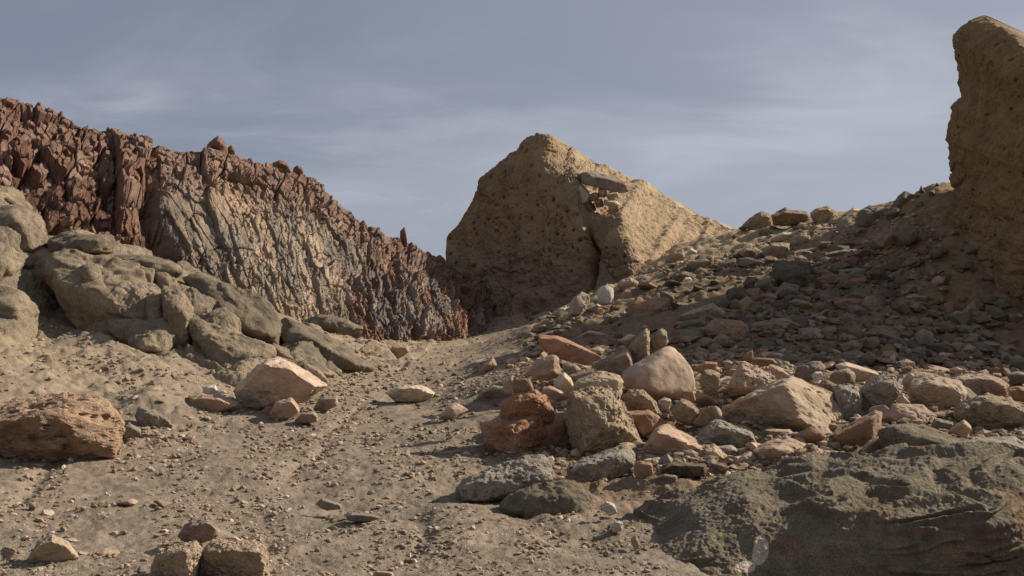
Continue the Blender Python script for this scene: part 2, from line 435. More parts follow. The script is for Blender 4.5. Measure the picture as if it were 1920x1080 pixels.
# a slab of the tan face stands proud of the columnar part: a dark recess where they meet
disp = disp - 0.45 * np.exp(-((edge - 300) / 18.0) ** 2) * sstep(0.1, 0.3, vf) * sstep(0.85, 0.7, vf)
disp = disp * (1 - 0.45 * sstep(0.90, 0.99, vf))
disp = disp + 0.05 * fbm(v3(s, t, 0 * s) * 2.2, 4, 81) + 0.018 * fbm(v3(s, t, 0 * s) * 14, 3, 82)
fade = np.concatenate([np.ones(nv), np.interp(bk, [0, 0.25, 1.2, 8], [0.8, 0.5, 0.45, 0.4]), [0]])[:, None]
Pc2 = Pc + Nn * (disp * fade)[..., None]
k = 0.5 + 0.5 * fbm(v3(s * 1.1, t * 1.1, 0 * s + 2), 4, 83)
def mixc(a, b, f): return a + (b - a) * np.clip(f, 0, 1)[..., None]
col_red = mixc(np.array([0.140, 0.070, 0.049]) + 0 * Pc, np.array([0.285, 0.188, 0.136]), k2 * 0.8)
col_tan = mixc(np.array([0.335, 0.252, 0.178]) + 0 * Pc, np.array([0.185, 0.158, 0.132]), sstep(0.28, 0.68, 0.55 * k + 0.45 * kb2) * 0.95)
streak = sstep(0.08, 0.42, fbm(v3((s + 0.45 * t) * 2.6, t * 0.45, 0 * s + 7), 4, 85, 0.62))
col_tan = mixc(col_tan, np.array([0.085, 0.074, 0.064]), 0.75 * streak)
tanspot = np.exp(-((UU - 430) / 75) ** 2) * sstep(0.45, 0.75, vf)
col_tan = mixc(col_tan, np.array([0.40, 0.255, 0.150]), tanspot * 0.6)
col_tan = mixc(col_tan, np.array([0.34, 0.26, 0.165]), 0.5 * low)
col_gry = mixc(np.array([0.185, 0.140, 0.112]) + 0 * Pc, np.array([0.225, 0.105, 0.062]), sstep(0.35, 0.8, 0.6 * kr1 + 0.4 * k + sstep(740, 900, UU) * 0.35))
col_gry = mixc(col_gry, np.array([0.28, 0.225, 0.175]), (kr2 > 0.7) * 0.7)
col_gry = mixc(col_gry, np.array([0.085, 0.072, 0.062]), 0.6 * streak)
cc = col_red * zl[..., None] + col_tan * zm[..., None] + col_gry * zr[..., None]
cc = mixc(cc, mixc(np.array([0.255, 0.165, 0.122]) + 0 * Pc, np.array([0.150, 0.090, 0.070]), k3), zc * 0.85)
cc = mixc(cc, np.array([0.30, 0.21, 0.13]), sstep(0.25, 0.05, vf) * zl * 0.7)
cliff = link('cliff', make_mesh('cliff', Pc2, grid_faces(*Pc2.shape[:2]), cc.reshape(-1, 3), smooth=False), M['cliff'])
cliff['kind'] = 'structure'
cliff['label'] = 'long fractured rock cliff along the left of the gully, dark red to tan'
CLIFF_P = Pc2
CLIFF_U = u

# --- central ruined mud wall
def rbf_depth(pts, px, py):
    p = np.array(pts, float)
    Dm = np.hypot(p[:, None, 0] - p[None, :, 0], p[:, None, 1] - p[None, :, 1])
    n = len(p); A = np.zeros((n + 3, n + 3)); A[:n, :n] = Dm - 2.0 * np.eye(n)
    Q = np.stack([np.ones(n), p[:, 0] / 1000, p[:, 1] / 1000], 1); A[:n, n:] = Q; A[n:, :n] = Q.T
    w = np.linalg.solve(A, np.concatenate([p[:, 2], [0, 0, 0]]))
    o = w[n] + w[n + 1] * px / 1000 + w[n + 2] * py / 1000
    for j in range(n): o = o + w[j] * np.hypot(px - p[j, 0], py - p[j, 1])
    return o
RT = np.array([(837,470),(839,446),(848,432),(866,415),(880,385),(896,352),(901,335),(925,312),(948,293),(972,272),(990,261),(1010,254),(1032,258),(1055,274),(1075,289),(1110,303),(1150,316),(1200,342),(1250,370),(1300,398),(1345,412),(1390,430),(1425,446)], float)
RB = np.array([(837,520),(900,585),(1010,635),(1100,612),(1200,565),(1300,510),(1425,470)], float)
RD = [(838,445,26.2),(850,510,25.8),(900,340,25.3),(905,570,24.5),(950,290,24.9),(1010,256,24.4),(1000,420,23.7),(1010,630,22.4),(1032,262,24.2),(1085,325,23.5),(1110,400,23.0),(1165,412,22.5),(1196,480,21.9),(1197,550,21.4),(1100,600,21.9),(1136,425,22.75),(1140,500,22.3),(1180,450,22.15),(1188,520,21.65),(1135,565,21.9),(1214,480,22.9),(1222,525,22.3),
      (1065,285,25.2),(1130,310,26.4),(1150,360,24.9),(1200,345,27.2),(1205,430,23.9),(1250,374,28),(1250,450,24.3),(1300,402,28.5),(1300,450,25.8),(1350,418,28.6),(1390,432,28.2),(1425,447,28.2),(1300,505,23.0),(1400,468,25),(1240,540,22.0)]
nu, nv = 520, 330
u = np.concatenate([np.linspace(837, 1215, 400), np.linspace(1216, 1425, 120)])
v = np.linspace(0, 1, nv)[:, None]
yt = np.interp(u, RT[:, 0], RT[:, 1]); yb = np.interp(u, RB[:, 0], RB[:, 1])
yt = yt + 3.5 * fbm(v3(u * 0.05, 0 * u, 0 * u), 4, 101, 0.6)
py = yb + (yt - yb) * v; px = np.broadcast_to(u, py.shape)
Yd = rbf_depth(RD, px, py)
Pr = at(px, py, Yd)
Nr = grid_normals(Pr)
if Nr[150, 100, 1] > 0: Nr = -Nr
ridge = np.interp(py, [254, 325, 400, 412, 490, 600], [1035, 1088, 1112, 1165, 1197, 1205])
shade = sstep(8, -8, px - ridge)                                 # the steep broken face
p3 = Pr.copy()
d = 0.07 * fbm(p3 * 1.0, 3, 103) + 0.06 * fbm(p3 * 3.5, 4, 104, 0.6) + 0.03 * np.abs(fbm(p3 * 9, 3, 105))
sN = (Pr[..., 0] - Pr[..., 1]) * 0.7; tN = Pr[..., 2]
f1, f2, r, ou, ov = cells(sN / 0.26 + 0.4 * fbm(p3 * 2, 2, 106), tN / 0.24, 107)
hole = (r[0] > 0.50 - 0.45 * fbm(p3 * 0.7, 2, 116)) * sstep(0.12 + 0.22 * r[2], 0.06, f1) * (0.3 + 0.7 * r[1])
d = d - 0.22 * hole * shade * sstep(0.15, 0.4, v)
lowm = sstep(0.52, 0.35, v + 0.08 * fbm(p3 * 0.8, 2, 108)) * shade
g1, g2, rr, o1, o2 = cells(sN / 0.5 + 0.3 * fbm(p3 * 1.5, 2, 109), (tN + 0.35 * sN) / 0.38, 110)
d = d + lowm * (0.05 * (rr[0] - 0.5) + 0.17 * fbm(p3 * v3(1.6, 1.6, 2.6 + 0 * px), 4, 117, 0.62))
d = d - lowm * 0.09 * sstep(0.09, 0.0, g2 - g1) * sstep(-0.2, 0.2, fbm(p3 * 1.3, 2, 135))
d = d + shade * (0.10 * fbm(v3(sN * 2.6, tN * 0.45, 0 * sN), 3, 118) - 0.05 * sstep(0.05, 0.0, np.abs(fbm(v3(sN * 1.6 + 1.1 * tN, tN * 1.3, 0 * sN), 4, 119, 0.65))) * sstep(0.0, 0.3, fbm(p3 * 0.8 + 3, 2, 133)))
d = d + 0.030 * fbm(p3 * 14, 4, 120, 0.65)
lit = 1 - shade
d = d + lit * (0.10 * fbm(p3 * 4, 4, 112, 0.65))
rill = np.abs(fbm(v3(px * 0.022 + py * 0.013, py * 0.004, 0 * px), 3, 113, 0.6)) 
d = d + lit * 0.25 * (rill - 0.25)
niche = sstep(1088, 1106, px) * sstep(1142, 1118, px + (py - 450) * 0.08) * sstep(392, 410, py) * sstep(570, 480, py)
niche = np.maximum(niche, sstep(1083, 1092, px) * sstep(1160, 1150, px) * sstep(338, 346, py) * sstep(402, 394, py) * 0.75)
d = d - 0.30 * niche * (0.8 + 0.6 * fbm(p3 * 3, 3, 134))
crack = np.exp(-((px - (1109 + 9 * fbm(v3(py * 0.04, 0 * py, 0 * py), 4, 114, 0.6))) / (7.0 + 5 * fbm(v3(py * 0.03, 0 * py + 3, 0 * py), 3, 136))) ** 2) * sstep(408, 430, py) * sstep(575, 520, py)
d = d - 0.42 * crack
Pr2 = Pr + Nr * d[..., None]
back = Pr + np.array([1.0, 2.2, 0.0]); back[..., 2] -= 0.05 * (1 - v)
nn = 0.5 + 0.5 * fbm(p3 * 0.9, 4, 115)
cr = mixc(np.array([0.290, 0.205, 0.120]) + 0 * Pr, np.array([0.230, 0.156, 0.092]), nn)
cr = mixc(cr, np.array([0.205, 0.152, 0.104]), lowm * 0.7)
cr = mixc(cr, np.array([0.330, 0.240, 0.150]), lit * 0.8)  # same mud painted lighter on the sunlit flank
cr = mixc(cr, np.array([0.22, 0.11, 0.045]), np.exp(-((px - 988) / 14) ** 2 - ((py - 345) / 40) ** 2) * 0.7)
root = bpy.data.objects.new('ruined_wall', None); COL.objects.link(root)
root.location = (at(1080, 600, 23.0)); root.empty_display_size = 0.5
bpy.context.view_layer.update()
def under(o, parent):
    o.parent = parent; o.matrix_parent_inverse = parent.matrix_world.inverted(); return o
tag(root, 'peaked remnant of a thick mud wall in the centre, sloping down to the right', 'ruined wall')
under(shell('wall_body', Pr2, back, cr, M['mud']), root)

# --- tall ruined mud wall at the right edge of the gully
ET = np.array([(36,1846),(46,1822),(62,1800),(80,1788),(105,1789),(125,1796),(160,1800),(185,1803),(194,1792),(215,1786),(250,1775),(268,1773),(290,1775),(350,1779),(420,1782),(660,1786)], float)
nv, nu = 420, 300
rows = np.linspace(36, 640, nv)[::-1]
ep = np.interp(rows, ET[:, 0], ET[:, 1]) + 7.0 * fbm(v3(rows * 0.05, 0 * rows, 0 * rows), 5, 121, 0.65)
E = at(ep, rows, np.full(nv, 16.0))
w_ = np.linspace(0, 1, nu) ** 1.15
hfrac = (E[:, 2] - E[0, 2]) / (E[-1, 2] - E[0, 2])
Fz = E[0, 2] - 0.7 + hfrac * (4.55 - (E[0, 2] - 0.7))
Fr = v3(np.full(nv, 6.75) + 0.25 * hfrac, np.full(nv, 11.2) + 0.5 * hfrac, Fz)
Pt = E[:, None, :] * (1 - w_)[None, :, None] + Fr[:, None, :] * w_[None, :, None]
bulge = np.sin(np.pi * w_)[None, :] * 0.15
Pt[..., 0] -= bulge
# worn, uneven top edge between the two ends
Pt[..., 2] += (hfrac[:, None] ** 3) * (0.20 * fbm(v3(w_ * 7, 0 * w_, 0 * w_), 4, 122) - 0.05 * np.sin(np.pi * w_))[None, :]
Nt = np.zeros_like(Pt) + np.array([-0.93, -0.36, 0.05])
d = 0.10 * fbm(Pt * 0.8, 3, 123) + 0.05 * fbm(Pt * 3, 4, 124, 0.6) + 0.022 * fbm(Pt * 11, 3, 125)
sN = Pt[..., 1]; tN = Pt[..., 2]
f1, f2, r, ou, ov = cells((sN + 0.3 * tN) / 0.24 + 0.3 * fbm(Pt * 2, 2, 126), tN / 0.15, 127)
d = d - 0.10 * (r[0] > 0.80 - 0.3 * fbm(Pt * 0.8, 2, 129)) * sstep(0.10 + 0.2 * r[2], 0.05, f1)
d = d + 0.05 * fbm(v3(sN * 0.6, sN * 0.2, tN * 3.2), 4, 130, 0.6) + 0.035 * fbm(Pt * 7, 4, 131, 0.65)
d = d - 0.06 * sstep(0.05, 0.0, np.abs(fbm(v3(sN * 0.5, 0 * sN, tN * 1.1), 3, 132)))
Pt2 = Pt + Nt * d[..., None]
backt = Pt.copy(); backt[..., 0] += 2.0; backt[..., 1] += 1.6
nn = 0.5 + 0.5 * fbm(Pt * 0.9, 4, 128)
ct = mixc(np.array([0.275, 0.182, 0.088]) + 0 * Pt, np.array([0.215, 0.136, 0.064]), nn)
tower = shell('ruined_wall', Pt2, backt, ct, M['mud'])
tag(tower, 'tall dark mud wall in shade at the right edge, standing above the rubble slope', 'ruined wall')

# ------------------------------------------------------------------ stones
ICO = {}
def ico(n):
    if n not in ICO:
        bm = bmesh.new(); bmesh.ops.create_icosphere(bm, subdivisions=n, radius=1.0)
        bm.verts.ensure_lookup_table()
        ICO[n] = (np.array([x.co[:] for x in bm.verts]), np.array([[x.index for x in f.verts] for f in bm.faces])); bm.free()
    return ICO[n]
def hull_planes(P):
    bm = bmesh.new()
    for p in P: bm.verts.new(p)
    res = bmesh.ops.convex_hull(bm, input=bm.verts)
    bm.normal_update()
    pl = {}
    for f in bm.faces:
        nrm = np.array(f.normal[:])
        if np.linalg.norm(nrm) < 0.5 or f.calc_area() < 1e-9: continue
        pl[tuple(np.round(nrm, 2))] = (nrm, float(nrm @ np.array(f.verts[0].co[:])))
    bm.free()
    return np.array([a for a, b in pl.values()]), np.array([b for a, b in pl.values()])
STY = {  # p-norm, extra facets, coarse relief, fine relief, material
 'block': (260, 7, 0.030, 0.014, 'smooth'),
 'slab': (260, 6, 0.030, 0.014, 'smooth'),
 'pit': (110, 9, 0.050, 0.030, 'rough'),
 'grain': (120, 8, 0.045, 0.030, 'grain'),
 'bed': (18, 10, 0.055, 0.018, 'grain'),
 'round': (26, 10, 0.090, 0.040, 'boulder'),
 'soft': (16, 8, 0.045, 0.014, 'smooth'),
}
C = {  # stone colours
 'pink': (0.43, 0.285, 0.205), 'palepink': (0.50, 0.37, 0.275), 'tan': (0.41, 0.305, 0.21), 'pale': (0.52, 0.43, 0.32), 'white': (0.56, 0.52, 0.44),
 'red': (0.285, 0.135, 0.072), 'rust': (0.265, 0.150, 0.088), 'brown': (0.235, 0.155, 0.098), 'grey': (0.205, 0.178, 0.140), 'bluegrey': (0.215, 0.196, 0.168), 'outcrop': (0.262, 0.205, 0.140), 'outcropgrey': (0.198, 0.160, 0.114), 'redblock': (0.40, 0.175, 0.095), 'palegrey': (0.310, 0.280, 0.230), 'pebbly': (0.315, 0.195, 0.125), 'cliffred': (0.165, 0.088, 0.062),
 'dark': (0.105, 0.092, 0.076), 'olive': (0.150, 0.128, 0.088), 'buff': (0.35, 0.262, 0.175), 'mauve': (0.27, 0.19, 0.15), 'bedrock': (0.176, 0.142, 0.100), 'yellow': (0.45, 0.34, 0.21),
}
def star(points, style, res, seed, size, shaped=False):
    p, nf, ac, af, mk = STY[style]
    if shaped: nf = 3
    rg = np.random.default_rng(seed)
    c = points.mean(0)
    Q = points - c
    N_, h_ = hull_planes(Q)
    ext = np.maximum(np.abs(Q).max(0), 1e-3)
    for _ in range(nf):                                            # broken corners
        q = rg.normal(size=3); q /= np.linalg.norm(q)
        sup = (Q @ q).max()
        N_ = np.vstack([N_, q]); h_ = np.append(h_, sup * rg.uniform(0.90, 0.97) if shaped else sup * rg.uniform(0.80, 0.97))
    ok = h_ > 0.02 * ext.min(); N_, h_ = N_[ok], h_[ok]
    D_, Fc = ico(res)
    V = D_ * ext; dl = np.linalg.norm(V, axis=1, keepdims=True); V = V / dl
    a = np.maximum(V @ N_.T, 0) / h_[None]
    mx = a.max(1, keepdims=True)
    r = 1 / (mx[:, 0] * ((a / mx) ** p).sum(1) ** (1 / p))
    r *= 1 + 0.35 / p
    P = V * r[:, None]
    L = size
    a2 = np.sort(a, axis=1)[:, -2] / mx[:, 0]                       # close to 1 along the edges between two faces
    off = rg.uniform(0, 50, 3)
    rel = ac * fbm(P / L * 3.0 + off, 3, 201) + af * fbm(P / L * 11 + off, 3, 202, 0.6)
    chip = np.minimum(0, fbm(P / L * 5.5 + off, 2, 203) + 0.12) * ac * (0.12 if style == 'soft' else 0.3 if style in ('block', 'slab') else 0.8)
    bd = rg.normal(size=3); bd /= np.linalg.norm(bd)                # bedding: small broken steps along one direction
    ph = (P @ bd) / L * rg.uniform(5, 9) + 1.6 * fbm(P / L * 2.2 + off, 3, 208)
    rel = rel + ac * 0.55 * ((ph - np.floor(ph)) - 0.5) * sstep(-0.1, 0.3, fbm(P / L * 1.8 + off + 7, 2, 209))
    ed = sstep(0.90, 1.0, a2) * np.maximum(0, 0.15 + fbm(P / L * 7 + off, 3, 210, 0.6))
    chip = chip - ed * (0.11 if style in ('block', 'slab', 'pit', 'grain') else 0.012 if style == 'soft' else 0.05)
    if style in ('pit', 'grain', 'bed'):
        rel = rel - af * 1.6 * sstep(0.25, 0.6, fbm(P / L * 16 + off, 2, 204)) + af * 0.5 * fbm(P / L * 40 + off, 2, 205)
    if style in ('round', 'bed'):
        rel = rel + 0.010 * fbm(P / L * 38 + off, 3, 213, 0.65)
        rel = rel + 0.05 * fbm(P / L * 1.6 + off, 2, 206) - 0.03 * sstep(0.12, 0.0, np.abs(fbm(P / L * 2.2 + off, 2, 207)))
    Lr = np.minimum(L, 1.3 * r.mean())
    P = P + V * ((rel + chip) * Lr)[:, None]
    return P + c, Fc, rg
def stone_cols(P, base, rg, style, size):
    base = np.array(base); off = rg.uniform(0, 50, 3)
    if style not in ('bed',) and base.max() < 0.5 and base.max() > 0.20: base = base * 0.74 + np.array([0.315, 0.238, 0.165]) * 0.26
    k = fbm(P / size * 2.5 + off, 4, 211); k2 = fbm(P / size * 9 + off, 3, 212)
    second = base * (0.72 if style in ('grain', 'bed', 'pit') else 0.82) + np.array([0.03, 0.022, 0.012])
    c = base + (second - base) * np.clip(0.5 + 1.1 * k, 0, 1)[:, None]
    dust = np.array([0.33, 0.255, 0.17])
    c = c + (dust - c) * (0.28 * np.clip(k2 + 0.25, 0, 1))[:, None]
    return c * (1 + 0.15 * k2)[:, None]
SEED = [1000]
PLACED = []                 # (px centre, py centre, px radius, short name, label)
def traced(name, cat, label, colour, style, outline, Y=None, inner=None, thick=None, group=None, short=None, res=None, sink=0.12, parent=None, back=0.72, lean=0.0, paint=None, dY=0.0):
    """a stone whose outline was measured in the photograph, given its own distance, size and thickness"""
    SEED[0] += 1
    o = np.array(outline, float)
    o = (o - o.mean(0)) * (1.05 + 0.55 / STY[style][0]) + o.mean(0)
    lowi = o[:, 1].argmax(); cx, cy = o.mean(0)
    wpx, hpx = np.ptp(o[:, 0]), np.ptp(o[:, 1])
    if Y is None:
        Y = float(hit([o[lowi, 0] * 0.5 + cx * 0.5], [o[:, 1].max() - 0.10 * hpx])[0, 1])
    Y += dY
    m = Y / F
    T = thick if thick is not None else min(0.55 * wpx + 0.25 * hpx, 1.25 * hpx + 0.15 * wpx) * m
    Yo = Y + 0.35 * T
    out_lo = o.copy()
    sel = o[:, 1] > cy + 0.25 * hpx * 0.5
    out_lo[sel, 1] += sink * hpx                                   # foot pressed into what carries it
    hgt = (cy - o[:, 1]) / max(hpx, 1)
    pts = [at(out_lo[:, 0], out_lo[:, 1], Yo + lean * hgt * T)]
    if inner:
        ii = np.array(inner, float); pts.append(at(ii[:, 0], ii[:, 1], Yo - ii[:, 2] * T))
    elif style in ('round', 'bed', 'soft'):
        fr = (o - (cx, cy)) * 0.62 + (cx, cy + 0.08 * hpx); pts.append(at(fr[:, 0], fr[:, 1], np.full(len(o), Yo - 0.38 * T)))
    else:                                                          # a blocky front: a top face and two faces meeting at an edge
        rq = np.random.default_rng(SEED[0] + 9)
        xr = cx + rq.uniform(-0.2, 0.32) * wpx
        fr = (o - (cx, cy)) * (0.90, 0.80) + (cx, cy + 0.13 * hpx)
        dd = 0.66 - rq.uniform(0.5, 0.8) * np.abs(fr[:, 0] - xr) / wpx - 0.26 * np.clip((fr[:, 1] - cy) / (0.5 * hpx), 0, 1)
        pts.append(at(fr[:, 0], fr[:, 1], Yo - dd * T))
    bk_ = (o - (cx, cy)) * back + (cx, cy); pts.append(at(bk_[:, 0], bk_[:, 1], np.full(len(o), Yo + 0.60 * T)))
    pts = np.concatenate(pts)
    size = (wpx + hpx) * 0.5 * m
    rp = 0.533 * max(wpx, hpx)
    if res is None: res = 6 if rp > 130 else 5 if rp > 34 else 4 if rp > 12 else 3
    P, Fc, rg = star(pts, style, res, SEED[0], size, shaped=bool(inner))
    base = np.array(C[colour]) * rg.uniform(0.92, 1.08)
    cl = stone_cols(P, base, rg, style, size)
    if paint is not None: cl = paint(P, cl)
    loc = np.array([P[:, 0].mean(), P[:, 1].mean(), P[:, 2].min()])
    ob = link(name, make_mesh(name, P - loc, Fc, cl, smooth=style in ('round', 'bed', 'soft')), M[STY[style][4]], None, loc)
    if parent is not None:
        bpy.context.view_layer.update(); under(ob, parent)
        if label: ob['label'] = label
        PLACED.append((cx, cy, 0.42 * math.hypot(wpx, hpx), short))
    else:
        tag(ob, label, cat, group)
        PLACED.append((cx, cy, 0.42 * math.hypot(wpx, hpx), short))
    return ob

G_PILE = 'rocks of the sunlit rubble pile'
G_SLOPE = 'rocks on the shaded rubble slope'
G_CREST = 'rocks along the crest of the rubble slope'
G_LEFT = 'rounded boulders under the cliff'
G_FLOOR = 'loose rocks on the gully floor'
#HERO
tower['kind'] = 'thing'; root['kind'] = 'thing'
def S(group, name, colour, style, label, outline, short=None, **k):
    f = outline.split(); o = [tuple(float(x) for x in q.split(',')) for q in f]
    return traced(name, name.replace('_', ' '), label, colour, style, o, group=group, short=short, **k)

# --- stones set in the central wall
def wall_stone(name, colour, style, pts, Y, label=None):
    S(None, name, colour, style, label, pts, Y=Y - 0.16, parent=root, sink=0.0, thick=0.5)
wall_stone('stone_slab', 'grey', 'slab', '1081,324 1100,319 1135,327 1178,343 1181,358 1165,361 1135,349 1105,342 1083,337', 23.55, 'long grey slab bridging the hole')
wall_stone('wall_stone', 'pale', 'block', '1073,354 1087,342 1106,360 1102,378 1090,383 1077,381', 23.55, 'pale pointed stone')
wall_stone('wall_stone', 'buff', 'round', '1122,353 1134,352 1139,364 1134,371 1121,368', 23.5)
wall_stone('wall_stone', 'buff', 'block', '1098,366 1118,360 1124,370 1112,377 1100,376', 23.6)
wall_stone('wall_stone', 'tan', 'slab', '1134,362 1158,360 1162,369 1140,374', 23.4)
wall_stone('wall_stone', 'rust', 'block', '1114,374 1128,372 1133,386 1118,390', 23.5)
wall_stone('wall_stone', 'pale', 'slab', '1132,374 1156,376 1165,385 1148,388 1133,384', 23.3)
wall_stone('wall_stone', 'grey', 'block', '1094,384 1108,381 1114,402 1103,408 1096,404', 23.6, 'upright grey stone in the hole')
wall_stone('wall_stone', 'pale', 'block', '1088,418 1098,415 1103,430 1092,434', 23.6)
wall_stone('wall_stone', 'brown', 'slab', '1106,404 1126,404 1127,412 1108,413', 23.5)

# --- bedrock outcrops near the camera
def hump_paint(P, cl):
    x, y = to_px(P + 0.0)
    n = fbm(P * 7.0, 3, 301)
    w = sstep(1.0, 0.55, np.hypot((x - 1428) / 20, (y - 1025) / 36) + 0.25 * n)
    w = np.maximum(w, sstep(1.0, 0.6, np.hypot((x - 1402) / 24, (y - 1056) / 15) + 0.25 * n))
    cl = cl + (np.array([0.55, 0.44, 0.34]) - cl) * sstep(0.25, 0.6, w)[:, None]
    st = sstep(0.05, 0.5, fbm(P * 1.6 + 3, 3, 302) + 0.5 * np.exp(-((y - 950 - (1900 - x) * 0.22) / 35.0) ** 2) - 0.1) * sstep(890, 930, y)
    cl = cl + (np.array([0.190, 0.105, 0.042]) - cl) * (0.55 * st * sstep(0.0, 0.35, fbm(P * 3.1 + 11, 3, 304)))[:, None]
    lt = sstep(0.1, 0.45, fbm(P * 2.1 + 8, 3, 303)) * 0.5
    return cl + (np.array([0.21, 0.188, 0.155]) - cl) * lt[:, None]
HT = np.array([(1150,985),(1190,960),(1240,928),(1300,903),(1430,878),(1560,856),(1700,848),(1850,851),(2000,862),(2200,890)], float)
HD = [(1150,985,5.35),(1170,1020,5.0),(1195,1060,4.5),(1215,1100,4.15),(1240,930,5.35),(1300,905,5.4),(1300,958,4.80),(1280,1040,4.46),(1310,1110,4.22),(1400,932,4.72),(1450,1000,4.46),(1450,1090,4.34),(1430,880,5.35),
      (1560,858,5.3),(1560,918,4.62),(1560,990,4.42),(1560,1090,4.33),(1700,850,5.2),(1700,912,4.56),(1700,1000,4.36),(1700,1100,4.30),(1900,856,5.1),(1900,925,4.5),(1850,985,4.28),(1850,960,4.32),(1850,1040,4.40),(1850,1110,4.40),(1600,1200,4.25),(1850,1200,4.3),(2100,1200,4.3),(1350,1200,4.05),(2150,880,5.0),(2150,960,4.3),(2150,1100,4.1)]
nu, nv = 900, 420
u = np.linspace(1150, 2200, nu); v = np.linspace(0, 1, nv)[:, None]
yt = np.interp(u, HT[:, 0], HT[:, 1]) + 4 * fbm(v3(u * 0.02, 0 * u, 0 * u), 4, 140)
py = 1200 + (yt - 1200) * v; px = np.broadcast_to(u, py.shape)
Ph = at(px, py, rbf_depth(HD, px, py))
Nh = grid_normals(Ph)
if Nh[200, 400, 2] < 0: Nh = -Nh
off3 = 0.06 * fbm(Ph * 1.8, 3, 141) + 0.012 * fbm(Ph * 6, 4, 142, 0.6) + 0.006 * fbm(Ph * 20, 3, 143, 0.6) + 0.007 * fbm(Ph * 48, 2, 144)
layer = fbm(v3(Ph[..., 0] * 1.2, Ph[..., 1] * 1.2, Ph[..., 2] * 9 + Ph[..., 0] * -1.0), 3, 145)
lf = layer * 3 - np.floor(layer * 3)
off3 = off3 + 0.032 * (sstep(0, 0.75, lf) * sstep(1.0, 0.75, lf)) * sstep(-0.1, 0.2, fbm(Ph * 1.1 + 4, 2, 148)) - 0.035 * sstep(0.06, 0.0, np.abs(layer)) * sstep(0, 0.2, fbm(Ph * 1.5, 2, 146) + 0.1)
Ph2 = Ph + Nh * off3[..., None]
hb = np.array(C['bedrock']) * (1 + 0.28 * fbm(Ph * 8, 4, 147))[..., None] * np.array([1.0, 1.0, 0.96])
hcol = hump_paint(Ph.reshape(-1, 3), hb.reshape(-1, 3)).reshape(Ph.shape)
backh = Ph + np.array([0, 0.5, -0.35]); backh[..., 2] -= 0.25 * (1 - v)
hump = shell('bedrock_outcrop', Ph2, backh, hcol, M['grain'])
tag(hump, 'broad dark granular bedrock hump filling the lower right corner', 'bedrock outcrop', 'bedrock outcrops')
PLACED.append((1560, 985, 330, 'dark bedrock hump'))
S('bedrock outcrops', 'bedrock_outcrop', 'bedrock', 'bed', 'small dark granular hump on the sand below the grey cylindrical rock', '930,955 965,925 1010,905 1062,902 1105,920 1120,958 1092,992 1035,990 965,975', Y=5.35, short='small dark hump', sink=.2, res=6)
S('bedrock outcrops', 'bedrock_outcrop', 'pebbly', 'pit', 'large reddish pebbly boulder at the left edge of the path', '-150,800 -60,765 0,775 67,755 133,738 187,748 217,777 225,810 220,845 185,838 160,848 95,858 50,845 -150,880', Y=6.55, thick=1.1, short='reddish pebbly boulder', sink=.1, res=6)
S('bedrock outcrops', 'bedrock_outcrop', 'bedrock', 'bed', 'low grey pitted ledge behind the dark bedrock hump', '1650,800 1720,797 1770,812 1800,835 1870,850 1900,875 1780,890 1660,870', Y=6.2, thick=0.5, short='grey pitted ledge', res=6, sink=.05)
# --- rocks of the pile
P_ = G_PILE
S(P_, 'stone_block', 'redblock', 'pit', 'rust red squared block at the left foot of the pile, casting a long shadow', '902,793 967,789 1017,773 1021,817 999,843 982,862 957,860 935,852 906,832', Y=7.15, inner=[(970,792,.5),(966,858,.5),(905,800,.25),(908,828,.25),(1015,780,.1),(998,840,.1)], thick=.42, short='rust red squared block')
S(P_, 'stone_block', 'redblock', 'pit', 'rust brown pitted stone stacked on the rust red squared block', '936,758 960,740 985,735 1005,728 1026,747 1039,765 1036,787 1008,786 967,793 938,788', Y=7.25, short='stacked rust brown stone', sink=.03, thick=.36)
S(P_, 'stone', 'rust', 'pit', 'small brown knob topping the stacked rust brown stone', '963,705 993,707 1001,727 995,748 967,745 961,727', Y=7.35, short='small brown knob')
S(P_, 'stone', 'palepink', 'block', 'pale pink squarish stone left of the small brown knob', '942,711 964,702 968,738 945,732', Y=7.7)
S(P_, 'stone_block', 'red', 'block', 'dark red block wedged in the shade between the rust block and the pitted tan boulder', '1018,783 1058,775 1080,853 1057,869 1003,857 1008,827', Y=7.35, short='dark red wedged block')
S(P_, 'boulder', 'buff', 'pit', 'large pitted tan boulder standing upright at the front of the pile', '1067,737 1090,730 1140,727 1158,735 1168,767 1176,789 1204,818 1200,826 1160,838 1113,855 1082,858 1072,817 1057,780 1060,757', Y=7.0, inner=[(1078,745,.4),(1140,745,.3),(1165,800,.45),(1100,800,.5),(1095,845,.4),(1190,818,.2)], thick=.6, short='pitted tan boulder', res=6)
S(P_, 'stone_slab', 'buff', 'slab', 'flat buff slab lying just above the pitted tan boulder', '1068,727 1083,713 1123,695 1160,703 1168,717 1164,732 1133,730 1087,735', Y=7.55, thick=.4, short='flat buff slab', sink=.3, inner=[(1075,728,.4),(1090,718,.45),(1125,710,.4),(1160,712,.35),(1160,730,.4),(1100,732,.45)])
S(P_, 'boulder', 'palepink', 'soft', 'large pale conical boulder crowning the pile', '1245,650 1258,648 1270,656 1283,680 1299,695 1303,722 1275,737 1238,745 1204,735 1170,717 1164,700 1186,690 1205,682 1225,663', Y=8.25, thick=.6, short='pale conical boulder', res=6, inner=[(1245,665,.25),(1212,690,.42),(1206,730,.46),(1285,715,.15),(1240,740,.4),(1265,690,.15)])
S(P_, 'stone', 'yellow', 'pit', 'small crystalline yellow stone standing behind the pale conical boulder, on its left', '1204,622 1211,614 1218,622 1214,638 1218,657 1211,680 1192,683 1177,652 1196,642', Y=8.7, thick=.25, short='crystalline yellow stone')
